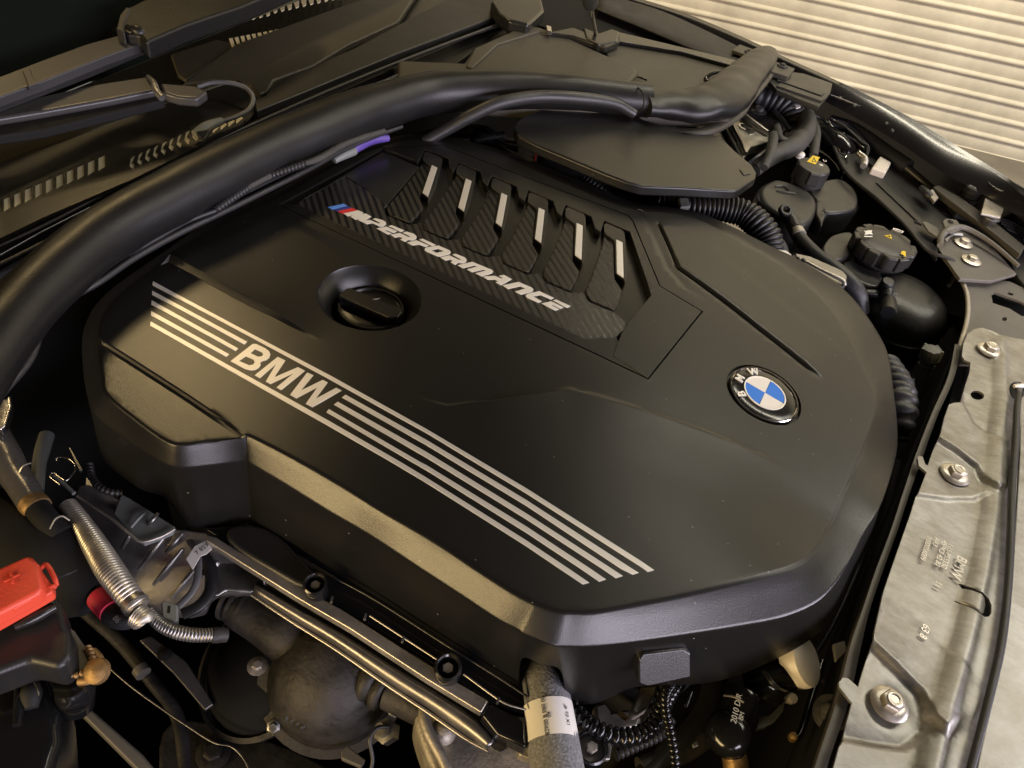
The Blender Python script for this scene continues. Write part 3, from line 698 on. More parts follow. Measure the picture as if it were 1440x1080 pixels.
tube('folded_lip', [(1172, 205, -4.4, 2.5), (1190, 242, -4.4, 2.5), (1232, 278, -4.4, 2.5), (1272, 316, -4.4, 2.5), (1304, 352, -4.4, 2.5), (1340, 366, -4.4, 2.5), (1343, 385, -6.4, 2.5), (1334, 402, -7, 2.5)], 'darksteel', SHF, seg=8)
prism('slot_clip', [(1273, 288), (1278, 286), (1294, 298), (1290, 300)], -5.6, .3, 'cast', SHF, .06)
CN = thing('connector', 'small cream plastic plug clipped on the inner wing shelf', 'connector', P(1238, 232, -5))
prism('plug_body', [(1226, 236), (1238, 219), (1254, 228), (1246, 243)], -3.6, 1.5, 'whiteplastic', CN, .25, 3)
prism('plug_recess', [(1231, 234), (1239, 223), (1249, 229), (1243, 239)], -3.5, .3, 'whiteplastic', CN, .08)
prism('plug_foot', [(1228, 240), (1238, 246), (1240, 252), (1236, 254), (1224, 246)], -5.2, .6, 'whiteplastic', CN, .1)
tube('wire', [(1200, 200, -5, 2), (1210, 214, -4.5, 2), (1218, 226, -4.5, 2), (1228, 234, -4.2, 2)], 'darksteel', CN, seg=8)

# rubber bump stop, bracket with bolt and corner pieces at top right
BS = thing('rubber_bump_stop', 'grey rubber bonnet bump stop screwed beside the far wing corner', 'bump stop', P(1355, 270, -5))
lathe('stop_head', [(.01, 3.0), (1.0, 3.0), (1.45, 2.7), (1.5, 1.9), (1.25, 1.7), (1.25, 1.3), (1.55, 1.1), (1.55, .5), (1.2, .2), (1.3, -3)], P(1358, 284, -3.6), (0, -.1, 1), 'softrubber', BS, 10)
prism('stop_foot', [(1335, 285), (1350, 275), (1368, 290), (1366, 305), (1345, 300)], -3.6, .8, 'black', BS, .1)
WB = thing('wing_corner_bracket', 'small bare steel bracket holding the wing corner, with a round bolt at its foot', 'bracket', P(1398, 295, -3))
prism('bracket_plate', [(1386, 278), (1414, 286), (1407, 306), (1380, 300)], -1.2, .3, 'alu', WB, .06)
prism('bracket_foot', [(1380, 300), (1407, 306), (1400, 314), (1378, 306)], -2.8, .4, 'steel', WB, .06)
lathe('bolt', [(.01, .9), (.8, .9), (.95, .75), (.95, .3), (1.35, .2), (1.35, 0)], P(1393, 305, -2.6), (0, 0, 1), 'steel', WB, 24)
HL = thing('headlamp_top', 'dark headlamp housing top with fine parallel ribs at the right edge', 'headlamp', P(1425, 330, -7))
prism('housing', [(1395, 318), (1412, 304), (1445, 318), (1480, 360), (1470, 420), (1440, 400), (1418, 366)], -5, 2, 'black', HL, .3, round_=3)
for k in range(5): tube('rib', [(1408 + k * 4 - 8, 306 + k * 4, -4.2, 1.2), (1428 + k * 3 - 6, 312 + k * 5, -4.2, 1.2), (1452 - k * 2, 330 + k * 6, -4.2, 1.2)], 'darksteel', HL, seg=6)
LP = thing('latch_ring_bracket', 'olive pressed bracket curling round two large flange bolts at the right edge', 'bracket', P(1370, 350, -6))
prism('tab', [(1326, 311), (1330, 307), (1345, 309), (1354, 320), (1340, 326), (1331, 324)], -2.8, .4, 'greysheet', LP, .08)
lathe('tab_hole', [(.01, .05), (.35, .05), (.4, 0)], P(1337, 311.5, -2.7), (0, 0, 1), 'void', LP, 14)
tube('curved_lip', [(1322, 345, -2.4, 4), (1324, 332, -3.4, 4.5), (1336, 322, -3.0, 5), (1355, 320, -3.0, 4), (1380, 332, -3.2, 3.4), (1405, 350, -3.4, 3), (1432, 374, -3.8, 3)], 'greysheet', LP, seg=10)
tube('inner_ring', [(1328, 340, -3.8, 3), (1338, 330, -3.8, 3), (1352, 330, -3.8, 3)], 'steel', LP, seg=10)
prism('base_plate', [(1320, 350), (1322, 330), (1345, 322), (1372, 332), (1400, 352), (1430, 385), (1395, 395), (1350, 392), (1336, 372)], -4.4, .5, 'greysheet', LP, .1)
prism('tongue', [(1297, 312), (1302, 311), (1322, 322), (1324, 330), (1318, 333), (1306, 325)], -3.6, .3, 'greysheet', LP, .08)
def hexbolt(parent, px, py, z, r, axis=(0, 0, 1), flange=1.75, head=.95, m='steel', nm='bolt'):
    c = P(px, py, z); ax = Vector(axis)
    b = lathe(nm, [(.01, .0 + head * r), (r * .62, head * r), (r * .86, head * r * .92), (r, head * r * .8), (r, .25 * r)], c, ax, m, parent, 6, sharp=20)
    lathe('bolt_flange', [(.01, .32 * r), (r * 1.0, .32 * r), (r * 1.35, .24 * r), (r * flange, .1 * r), (r * flange, 0)], c, ax, m, b, 32)
    return b
hexbolt(LP, 1355, 342, -4.2, .72, m='alu'); hexbolt(LP, 1366, 366, -4.2, .72, m='alu')

# ------------------------------------------------------------------ slam panel and front sheets
GP = thing('grey_front_plate', 'olive grey painted plate with a long slot behind the bright front panel', 'front plate', P(1400, 420, -5))
gpo = [P(x, y, -5.4) for x, y in [(1352, 392), (1366, 388), (1420, 396), (1440, 405), (1490, 440), (1490, 520), (1350, 512), (1352, 490), (1360, 465), (1362, 430), (1360, 410)]]
slot = [P(x, y, -5.4) for x, y in [(1394, 414), (1400, 411), (1436, 424), (1448, 432), (1446, 446), (1436, 444), (1420, 434), (1396, 426)]]
h1 = [P(1412.5 + 3.6 * math.cos(a), 448.6 + 3 * math.sin(a), -5.4) for a in [i * math.pi / 6 for i in range(12)]]
h2 = [P(x, y, -5.4) for x, y in [(1416, 412), (1419, 410.5), (1425, 413), (1425, 415.5), (1420, 415)]]
def sheet_obj(name, outline, holes, hf, grid, lines, m, parent, thick=.2, down=1.2):
    v, f, lps = sheet([(p.x, p.y) for p in outline], [[(p.x, p.y) for p in h] for h in holes], hf, grid, lines)
    for L_ in lps:
        prev = L_; n = len(L_); st = len(v); v += [Vector((v[i].x, v[i].y, v[i].z - thick)) for i in L_]; cur = list(range(st, st + n))
        for i in range(n): f.append((prev[i], prev[(i + 1) % n], cur[(i + 1) % n], cur[i]))
    return mesh(name, v, f, m, parent, sharp=45)
sheet_obj('plate_sheet', gpo, [slot, h1, h2], lambda x, y: -5.4, 1.5, [], 'greysheet', GP, .3)
lipc = [(1345, 381, -5.4), (1354, 398, -5.3), (1360, 415, -5.3), (1361, 440, -5.3), (1357, 462, -5.3), (1349, 488, -5.5)]
prism('shaded_backing', [(1364, 400), (1380, 394), (1470, 420), (1470, 500), (1364, 490)], -7.5, .4, 'void', GP, .05)  # added dark sheet, its colour gives the shade inside the slot
tube('edge_trim', [(a, b, c, 3.2) for a, b, c in lipc], 'cast', GP, seg=10, flat=.8)
SP = thing('slam_panel', 'bright scratched galvanised front cross panel with bolts, holes and stamped writing', 'front panel', P(1340, 700, -4))
spo = [(1383, 458), (1372, 460), (1363, 467), (1357, 480), (1355, 497), (1358, 503), (1367, 507), (1366, 520), (1360, 540), (1353, 563), (1344, 563.5), (1337, 566), (1330, 585), (1322, 612), (1314, 632), (1307, 652), (1303, 650), (1300, 640), (1295, 638), (1292.5, 641), (1294, 652), (1305, 662), (1296, 684), (1290, 697),
  (1283, 720), (1262, 780), (1245, 830), (1230, 887), (1227, 902), (1219, 932), (1210, 963), (1196, 951), (1188, 950), (1183, 957), (1184, 963), (1202, 985), (1196, 1010), (1190, 1036), (1183, 1048), (1173, 1085), (1160, 1140),
  (1362, 1140), (1372, 1080), (1392, 1000), (1412, 910), (1420, 850), (1424, 780), (1429, 700), (1433, 620), (1440, 545), (1452, 480), (1420, 474)]
SZ = -4.0
ridgeL = [tuple(P(x, y, SZ)[:2]) for x, y in [(1322, 618), (1345, 632), (1374, 655), (1382, 672), (1405, 695)]]
ridge2 = [tuple(P(x, y, SZ)[:2]) for x, y in [(1228, 908), (1262, 940), (1294, 972), (1302, 990), (1305, 1005), (1332, 1040)]]
ridge3 = [tuple(P(x, y, SZ)[:2]) for x, y in [(1188, 1036), (1240, 1046), (1276, 1050), (1290, 1040), (1300, 1030), (1318, 1036)]]
ridge4 = [tuple(P(x, y, SZ)[:2]) for x, y in [(1290, 694), (1330, 700), (1370, 700), (1396, 690)]]
rib5 = [tuple(P(x, y, SZ)[:2]) for x, y in [(1408, 480), (1412, 560), (1404, 640), (1398, 720), (1385, 800), (1362, 900), (1332, 1000), (1312, 1090)]]
rib6 = [tuple(P(x, y, SZ)[:2]) for x, y in [(1356, 560), (1372, 590), (1398, 612), (1410, 622)]]
def HS(x, y):
    h = SZ
    for L_, a, w_ in ((ridgeL, .42, .32), (ridge2, .5, .36), (ridge3, -.36, .3), (ridge4, .2, .3), (rib6, -.28, .3)):
        d, t = seg_dist((x, y), L_)
        if abs(d) < 5: h += a * sst(-w_, w_, d) * math.exp(-max(0, d - w_) / 2.2) * (1 - sst(.88, 1, t))
    d, t = seg_dist((x, y), rib5); h += .28 * math.exp(-(d / .55) ** 2) - .3 * sst(.6, 1.4, -d)
    for px, py in ((1392, 491), (1344, 666), (1252, 989)):
        c = BOLTC[(px, py)]; r = math.hypot(x - c.x, y - c.y); h -= .12 * (1 - sst(1.3, 1.6, r))
    return h
BOLTC = {q: P(q[0], q[1], SZ) for q in ((1392, 491), (1344, 666), (1252, 989))}
def ell(cx, cy, a, b, n=16, z=SZ, rot=0): return [P(cx + a * math.cos(t) * math.cos(rot) - b * math.sin(t) * math.sin(rot), cy + a * math.cos(t) * math.sin(rot) + b * math.sin(t) * math.cos(rot), z) for t in [2 * math.pi * i / n for i in range(n)]]
lh = [P(x, y, SZ) for x, y in Z(1240, 740, 7.2, [(795, 565), (840, 572), (930, 632), (1010, 690), (1080, 735), (1112, 800), (1108, 880), (1085, 915), (1040, 922), (985, 900), (920, 862), (860, 815), (800, 770), (750, 745), (762, 738), (860, 790), (960, 870), (1000, 892), (1025, 880), (1040, 800), (1025, 735), (985, 700), (900, 650), (830, 615)])]
sheet_obj('panel_sheet', [P(x, y, SZ) for x, y in spo], [ell(1377.5, 552, 9.5, 6, rot=.25), ell(1430, 549, 12, 13), lh], HS, .5,
   [(l, (-.5, -.36, -.2, 0, .2, .36, .5)) for l in (ridgeL, ridge2, ridge3, ridge4, rib6)] + [(rib5, (-1.6, -1.3, -1., -.7, -.45, -.2, 0, .2, .45, .7))], 'sheet', SP, .25)
prism('dark_hole_backing', [(1365, 480), (1350, 560), (1300, 690), (1250, 840), (1215, 1000), (1185, 1120), (1330, 1120), (1400, 900), (1424, 640), (1436, 520)], -6.2, .4, 'void', SP, .05)  # added dark sheet that paints the shade seen through the panel holes
for q, c in BOLTC.items():
    cc = Vector((c.x, c.y, SZ - .1))
    b = lathe('bolt', [(.01, .78), (.55, .78), (.74, .72), (.82, .6), (.82, .2)], cc, (0, 0, 1), 'alu', SP, 6, sharp=20)
    lathe('bolt_flange', [(.01, .28), (.85, .28), (1.15, .2), (1.35, .06), (1.35, -.05)], cc, (0, 0, 1), 'alu', b, 36)
    lathe('bolt_top_dimple', [(.30, .80), (.36, .83), (.5, .83), (.56, .78)], cc, (0, 0, 1), 'alu', b, 24, closed=True)
xd = (P(1300, 830, 0) - P(1318, 760, 0)); 
def stamp(t, px, py, size):
    textobj('stamped_text', t, size, P(px, py, SZ + .02), P(px - 14, py + 44, SZ) - P(px, py, SZ), P(px + 44, py + 8, SZ) - P(px, py, SZ), 'alu', SP, .02, .006)
stamp('N00056009', 1302, 771, .62); stamp('AA3', 1316, 762, .62); stamp('45PK3 42 B1', 1323, 778, .62); stamp('NIS-P55330', 1332, 782, .62); stamp('BMW', 1348, 798, 1.15); stamp('11', 1319, 822, .7); stamp('63 8', 1300, 888, .8)
# darker support flange hanging below the left edge of the panel
SF = thing('radiator_support_flange', 'dark edge flange running below the left side of the galvanised panel', 'flange', P(1250, 780, -8))
ribbon('flange_strip', [[P(x, y, -5.2) for x, y in [(1352, 488), (1340, 535), (1318, 585), (1298, 640), (1280, 690), (1262, 745), (1240, 806), (1222, 860), (1208, 920), (1192, 990), (1165, 1070), (1150, 1130)]],
   [P(x, y, -5.2) for x, y in [(1344, 484), (1334, 530), (1312, 580), (1290, 636), (1272, 690), (1254, 745), (1232, 804), (1214, 858), (1198, 905), (1178, 985), (1150, 1070), (1134, 1130)]],
   [P(x, y, -9.5) for x, y in [(1344, 488), (1332, 530), (1309, 580), (1287, 636), (1268, 690), (1250, 745), (1228, 804), (1210, 858), (1194, 905), (1174, 985), (1146, 1070), (1130, 1130)]]], 'greysheet', SF, thick=.2)
ribbon('lower_web', [[P(x, y, -9.4) for x, y in [(1344, 488), (1309, 580), (1268, 690), (1228, 804), (1194, 905), (1174, 985), (1146, 1070), (1130, 1130)]],
   [P(x, y, -24) for x, y in [(1330, 500), (1290, 590), (1250, 700), (1205, 815), (1165, 915), (1140, 985), (1110, 1070), (1090, 1130)]]], 'matte', SF, thick=.2)
prism('web_tab', [(1172, 905), (1188, 900), (1192, 915), (1176, 930)], -9, .4, 'greysheet', SF, .1)
hexbolt(SF, 1168, 1003, -11, .8, axis=(-.5, -.5, .6), m='darksteel')
BP = thing('bumper_top_sheet', 'plain grey metal sheet right of the front cable at the picture edge', 'metal sheet', P(1430, 850, -4.6))
prism('sheet_body', [(1436, 545), (1434, 640), (1428, 740), (1420, 840), (1408, 930), (1388, 1010), (1372, 1085), (1360, 1140), (1560, 1140), (1560, 545)], -4.5, .4, 'sheet', BP, .15)
SC = thing('bonnet_release_cable', 'black sheathed cable running along the right edge of the galvanised panel', 'cable', P(1420, 750, -3))
tube('cable_sheath', [(1431, 545, -5.2, 4), (1433, 552, -3.6, 4), (1430, 575, -3.4, 4.5), (1428, 620, -3.5, 5), (1423, 690, -3.5, 5), (1421, 760, -3.5, 5.5), (1417, 830, -3.5, 5.5), (1408, 905, -3.5, 6), (1390, 985, -3.5, 6), (1368, 1070, -3.5, 6), (1352, 1130, -3.5, 6)], 'rubber', SC, seg=14)
tube('cable_grommet', [(1426, 543, -3.7, 3), (1436, 542, -3.5, 3), (1444, 543, -3.6, 3)], 'label', SC, seg=8)

# ------------------------------------------------------------------ rear: cowl, windscreen, wipers, seal, covers
SE = thing('bulkhead_seal', 'thick curved black rubber seal sweeping along the rear of the engine bay', 'rubber seal', P(300, 240, 4))
tube('seal_tube', [(-130, 690, 4, 58), (-60, 560, 4, 51), (4, 466, 4, 45), (70, 394, 4, 42), (158, 324, 4, 40), (286, 256, 4, 40), (386, 209, 4, 37), (487, 167, 4, 34), (545, 147, 4, 31), (610, 131, 4, 29), (700, 127, 4, 27), (800, 131, 4, 25), (912, 142, 4, 23)], 'softrubber', SE, seg=28, n=8, lump=.03)
tube('seal_lip', [(-60, 640, 1.8, 6), (0, 557, 1.8, 6), (42, 505, 1.9, 6), (62, 450, 1.9, 6), (92, 424, 1.9, 5), (140, 396, 1.9, 5), (190, 362, 1.9, 5), (255, 326, 1.9, 5), (330, 290, 1.9, 4.5), (430, 240, 1.9, 4), (480, 212, 1.9, 4), (520, 194, 1.9, 4), (565, 178, 1.9, 3)], 'rubber', SE, seg=10)
tube('seal_lip', [(-70, 610, 2.2, 5), (0, 536, 2.2, 5), (60, 464, 2.3, 5), (95, 424, 2.3, 5), (150, 376, 2.3, 4), (255, 312, 2.3, 4), (330, 277, 2.3, 4), (430, 228, 2.3, 4), (480, 202, 2.3, 4), (520, 185, 2.3, 4), (556, 173, 2.3, 3)], 'rubber', SE, seg=10)
tube('seal_edge_bead', [(636, 152, 1.9, 3), (680, 147, 1.9, 3), (560, 172, 1.9, 3)][::-1][:1] + [(600, 160, 1.9, 3), (640, 152, 1.9, 3), (672, 150, 1.9, 3)], 'greyhose', SE, seg=8)
sp_ = [(4, 466, 45), (70, 394, 42), (158, 324, 40), (286, 256, 40), (386, 209, 37), (487, 167, 34), (545, 147, 31), (610, 131, 29), (700, 127, 27), (800, 131, 25), (880, 139, 23)]
tube_w('mould_seam', [P(a, b, 4) + Vector((-.35, .1, .92)).normalized() * (rad(a, b, 4, c) * .995) for a, b, c in sp_], .05, 'rubber', SE, seg=6, n=8)
for a, b, c in ((386, 209, 37), (158, 324, 40)):
    q_ = P(a, b, 4); tube('seal_clip', [(a - 3, b + 2, 4, c * 1.03), (a + 3, b - 2, 4, c * 1.03)], 'rubber', SE, seg=28) if False else None
EN = thing('seal_end_flap', 'wrinkled grey black rubber end piece folded up against the far wing', 'rubber flap', P(990, 130, 3))
tube('flap_tube', [(905, 146, 4, 25), (940, 148, 3.8, 29), (985, 148, 3.8, 34), (1015, 138, 3.8, 36), (1038, 116, 3.6, 31), (1058, 96, 3.6, 25), (1074, 80, 3.6, 19), (1082, 72, 3.6, 12)], 'softrubber', EN, seg=26, n=8, flat=.6, lump=.12)
tube('flap_lip', [(905, 172, 1.6, 5), (950, 184, 1.4, 7), (995, 184, 1.2, 9), (1035, 162, 1.2, 9), (1052, 142, 1.5, 7), (1078, 112, 2, 5), (1092, 92, 2.2, 4)], 'brown', EN, seg=12, flat=.6)
tube('joint_groove', [(897, 123, 6.0, 1.2), (905, 133, 6.3, 1.2), (905, 148, 6.2, 1.2), (897, 160, 4, 1.2)], 'void', EN, seg=6)
WS = thing('windscreen', 'dark windscreen glass at the top left corner', 'windscreen', P(100, 30, 8))
a_, b_ = P(-120, 205, 7), P(560, -60, 7)
prism_w('glass', [a_, b_, b_ + Vector((-90, 0, 52)), a_ + Vector((-90, 0, 52))], .5, 'glass', WS, 0, zvec=(.5, 0, -.86))
CW = thing('cowl_panel', 'black plastic cowl tray with rows of slanted air slots below the windscreen', 'cowl', P(200, 200, 2))
prism('cowl_tray', [(-120, 420), (-120, 190), (120, 110), (330, 20), (470, -60), (760, -60), (740, 20), (640, 90), (400, 200)], 1.2, 1, 'satin', CW, .1)
CB_ = [(-60, 258), (0, 232), (120, 188), (250, 140), (336, 113), (346, 122), (358, 158), (334, 178), (186, 252), (60, 306), (-60, 364)]; SLOTS = []
prism('cowl_ledge', [(-60, 214), (80, 168), (240, 128), (330, 112), (120, 186), (0, 230), (-60, 256)], 2.6, .7, 'brown', CW, .3, 3)
prism('cowl_shoulder', [(255, 118), (330, 62), (480, 8), (600, -30), (560, 30), (490, 62), (440, 92), (404, 105), (385, 112), (376, 128), (364, 132), (352, 118), (300, 112)], 2.4, 1, 'brown', CW, .3, 3)
prism('cowl_shoulder', [(240, 76), (305, 55), (335, 62), (262, 112), (250, 104)], 2.0, .6, 'brown', CW, .2, 3)
def slat_(q, z, m='slot'): prism('air_slot', q, z, .12, m, CW, .02, 1)
for i in range(10):
    x = 5 + i * 14.8; y = 283 - i * 6.4
    SLOTS.append([(x, y - 4), (x + 9, y - 9), (x + 9.5, y + 9), (x, y + 15)])
for i in range(9):
    x = 184 + i * 11.0; y = 223 - i * 5.1
    SLOTS.append([(x, y - 1), (x + 5, y - 6), (x + 7, y - 5), (x + 2, y + 5), (x + 6, y + 8), (x + 4, y + 16), (x - 2, y + 10)])
for i in range(4):
    x = 296 + i * 11; y = 182 - i * 4.4; SLOTS.append([(x, y - 1), (x + 10, y - 7), (x + 14, y - 4), (x + 4, y + 5)])
sheet_obj('cowl_band', [P(x, y, 3.6) for x, y in CB_], [[P(x, y, 3.6) for x, y in q] for q in SLOTS], lambda x, y: 3.6, 1.6, [], 'satin', CW, .3)
prism('lit_slot_backing', shrink(CB_, 8), 3.47, .1, 'slot', CW, 0)  # added backing, its tan colour paints the light seen through the slots
for i in range(13):
    x = 352 + i * 10.2; y = 17 - i * 2.3 + (2 if i < 3 else 0); slat_([(x, y), (x + 4, y - 15), (x + 8, y - 17), (x + 7, y + 6), (x + 3, y + 8)], 2.9)
for i in range(9):
    x = 322 + i * 8; y = 62 - i * 1.5; slat_([(x, y - 8), (x + 5, y - 9), (x + 10, y + 8), (x + 7, y + 11)], 2.15)
for i in range(14):
    x = -4 + i * 12.5; y = 316 - i * 5.0
    prism('lower_rib', [(x, y - 12), (x + 6, y - 15), (x + 10, y - 1), (x + 3, y + 4)], 2.2, .5, 'darksteel', CW, .04, 1)
prism('lower_step', [(-60, 350), (60, 296), (180, 240), (330, 166), (470, 100), (700, 10), (730, 22), (500, 118), (330, 198), (180, 264), (60, 324), (-60, 392)], 2.4, 1.5, 'gloss', CW, .25, 3)
tube('rubber_bead', [(-60, 372, 3, 3), (60, 318, 3, 3), (180, 256, 3, 3), (330, 186, 3, 2.5), (480, 120, 3, 2.5), (600, 72, 3, 2.5), (720, 28, 3, 2.5)], 'rubber', CW, seg=8)
tube('rubber_bead', [(-60, 400, 3, 3), (60, 342, 3, 3), (180, 278, 3, 3), (330, 208, 3, 2.5), (480, 140, 3, 2.5), (560, 106, 3, 2.5)], 'rubber', CW, seg=8)
prism('upper_step', [(356, 138), (372, 134), (388, 116), (500, 66), (560, 34), (650, -12), (740, -40), (760, 10), (700, 22), (560, 74), (430, 128), (360, 156)], 3.4, 1, 'black', CW, .25, 3)
WA = thing('wiper_arm', 'upper wiper arm with a square grey pivot cover lying on the windscreen', 'wiper arm', P(150, 60, 9), group='wiper arms on the windscreen')
prism('pivot_cover', [(167, 33), (176, 12), (200, 0), (290, -22), (420, -60), (430, -30), (340, 8), (262, 34), (206, 58), (196, 48), (176, 46)], 11, 2.0, 'softrubber', WA, .35, 3)
prism('pivot_lip', [(163, 40), (168, 20), (178, 8), (184, 12), (176, 30), (175, 46)], 11.2, 1.6, 'rubber', WA, .2, 2)
tube('pivot_pin', [(180, 38, 11, 5), (194, 44, 11, 8), (202, 50, 10.6, 7)], 'softrubber', WA, seg=14)
prism('arm_rail', [(-40, 122), (60, 84), (120, 62), (178, 46), (204, 52), (202, 60), (150, 78), (60, 114), (-40, 150)], 10, 1.0, 'armgrey', WA, .2, 3)
prism('arm_underside', [(-40, 146), (60, 112), (150, 76), (200, 60), (202, 66), (120, 100), (30, 134), (-40, 160)], 9.2, .8, 'black', WA, .1, 2)
prism('arm_clip', [(31, 99), (42, 95), (46, 108), (54, 116), (40, 121), (37, 112)], 10.2, .5, 'armgrey', WA, .08)
WA2 = thing('wiper_arm', 'lower mottled wiper arm with an open hinge joint below the other arm', 'wiper arm', P(150, 125, 7), group='wiper arms on the windscreen')
prism('arm_rail', [(-40, 158), (60, 134), (140, 117), (206, 107), (216, 116), (220, 126), (150, 140), (60, 156), (-40, 172)], 8.4, .8, 'armgrey', WA2, .3, 3)
prism('arm_underside', [(-40, 170), (60, 154), (150, 140), (222, 127), (232, 140), (150, 160), (60, 182), (-40, 196)], 7.6, .9, 'matte', WA2, .2, 3)
tube('hinge_pin', [(208, 108, 8.6, 3), (216, 116, 8.8, 4), (220, 128, 8.8, 5), (228, 138, 8.6, 5)], 'steel', WA2, seg=12)
prism('link_arm', [(224, 116), (250, 118), (275, 120), (292, 128), (278, 138), (250, 136), (230, 130)], 8.2, 1, 'armgrey', WA2, .3, 3)
HO = thing('washer_hose', 'thin black washer hose curling off the cowl with a blue grey nozzle plug', 'washer hose', P(330, 150, 4))
tube('hose', [(278, 122, 5, 3), (300, 116, 5.4, 3.2), (326, 117, 5.6, 3.2), (346, 124, 5.4, 3.2), (356, 138, 5, 3.2), (350, 154, 4.6, 3.2), (332, 164, 4.4, 3), (314, 170, 4.4, 3)], 'greyhose', HO, seg=12)
tube('nozzle_plug', [(274, 190, 4.4, 7), (286, 183, 4.6, 9), (296, 176, 4.6, 7), (312, 170, 4.5, 5)], 'greyplastic', HO, seg=12)
prism('plug_wing', [(276, 186), (290, 172), (300, 178), (286, 196)], 4.9, .4, 'rubber', HO, .08)
LM = thing('ribbed_loom', 'thin ribbed black cable loom tucked along the lower side of the rear seal', 'cable loom', P(360, 260, 2))
tube('loom_ribbed', [(302, 296, 2.8, 5), (322, 282, 3, 5), (344, 267, 3.1, 5), (352, 260, 3.2, 5)], 'rubber', LM, seg=12, corr=(.42, .07))
tube('loom_tape', [(350, 262, 3.2, 5), (364, 254, 3.2, 5.5), (380, 247, 3.3, 5)], 'tape', LM, seg=10)
tube('loom_ribbed', [(378, 248, 3.2, 5), (400, 240, 3.4, 5), (428, 230, 3.5, 5)], 'rubber', LM, seg=12, corr=(.42, .07))
tube('loom_wire', [(180, 358, 2.4, 3.4), (220, 336, 2.5, 3.4), (262, 312, 2.6, 3.4), (303, 296, 2.8, 3.6)], 'rubber', LM, seg=8)
tube('loom_wire', [(428, 230, 3.5, 4), (450, 222, 3.3, 5), (490, 200, 3, 5), (540, 184, 2.6, 4)], 'tape', LM, seg=8)
PT = thing('purple_tape_wire', 'purple and pale wrapped wires showing between the seal and the engine cover', 'taped wires', P(500, 205, -.5))
tube('pale_wrap', [(470, 226, 1, 4), (482, 219, 1.2, 6), (498, 212, 1.2, 6)], 'greyplastic', PT, seg=10, lump=.3)
tube('purple_wrap', [(490, 214, 1.2, 5), (506, 204, 1.4, 8), (524, 196, 1.4, 7), (546, 194, 1.2, 5)], 'purple', PT, seg=10, lump=.3)

MF = thing('rear_filter_cover', 'large olive grey faceted plastic cover behind the seal, with a soft ridge', 'filter cover', P(740, 90, 2))
A_ = [(560, 84), (652, 88), (668, 66), (735, 36), (757, 37), (793, 50), (850, 76), (893, 94), (898, 102), (880, 122), (870, 150), (700, 140), (560, 124)]
prism('cover_top', A_, 3.4, 2.5, 'brown', MF, .5, 4)
prism('cover_facet', [(735, 37), (757, 38), (790, 51), (758, 44), (700, 62), (664, 96), (655, 92), (668, 67)], 3.7, .6, 'brown', MF, .25, 3)
SCV = thing('side_cowl_cover', 'flat olive grey cowl cover in the far rear corner with a black loop handle', 'cowl cover', P(960, 95, 1))
prism('cover_plate', [(845, 60), (870, 58), (905, 64), (960, 72), (1045, 88), (1056, 96), (1030, 160), (900, 160), (868, 112)], 2.8, 2, 'brown', SCV, .4, 4)
tube('loop_handle', [(1003, 116, 3.2, 2), (992, 112, 3.5, 3), (1000, 104, 3.9, 3), (1012, 101, 4, 2.6), (1026, 102, 3.8, 2)], 'gloss', SCV, seg=10)
tube('edge_notch', [(897, 108, 3.1, 1.6), (903, 110, 3.2, 1.8), (910, 113, 3.1, 1.2)], 'gloss', SCV, seg=8)
HB = thing('hinge_area_trim', 'black shadowed trim and bracket round the foot of the bonnet strut', 'hinge trim', P(820, 40, 2))
prism('trim_base', [(640, -60), (850, -60), (885, 2), (960, 34), (1040, 66), (960, 76), (868, 62), (850, 74), (760, 36), (700, 30)], 1.4, 1, 'matte', HB, .1)
prism('trim_ledge', [(770, 45), (806, 38), (850, 55), (868, 46), (872, 58), (852, 66), (840, 62), (806, 50)], 4, 1, 'satin', HB, .25, 3)
prism('trim_edge', [(868, 44), (1035, 84), (1030, 92), (960, 73), (870, 58)], 3.4, .6, 'gloss', HB, .2, 3)
prism('upper_pad', [(690, 2), (720, -20), (760, -10), (766, 14), (744, 34), (716, 28), (700, 18)], 5, 2, 'satin', HB, .5, 3)
prism('steel_tab', [(768, 35), (775, 37), (776, 44), (770, 43)], 4.4, .6, 'chrome', HB, .05)
ST = thing('bonnet_strut', 'thin bright strut rod with a black end standing at the far hinge', 'strut', P(840, 55, 2))
pA, pB = P(838, 48, 4), P(838, 48, 4) + Vector((-1, -2, 26))
tube_w('strut_rod', [P(838, 49, 4), P(830, 4, 4) + (P(830, 4, 12) - P(830, 4, 4))], .32, 'chrome', ST, seg=14, smooth_path=False)
tube_w('strut_body', [P(830, 4, 12), P(825, -40, 22)], 1.0, 'black', ST, seg=18, smooth_path=False)
prism('strut_foot', [(820, 38), (842, 46), (860, 40), (872, 44), (868, 58), (842, 62), (824, 52)], 4.2, 1.5, 'satin', ST, .3, 3)
WG = thing('wing_gutter', 'dark folded gutter running along the top of the far wing', 'gutter', P(950, 40, 3))
ribbon('gutter', [[P(x, y, 2.5) for x, y in [(850, -8), (930, 16), (1010, 52), (1075, 86)]], [P(x, y, 1.8) for x, y in [(840, 0), (915, 30), (1000, 66), (1060, 98)]], [P(x, y, 2.6) for x, y in [(836, 12), (905, 40), (990, 76), (1040, 92)]]], 'darksteel', WG, thick=.2)

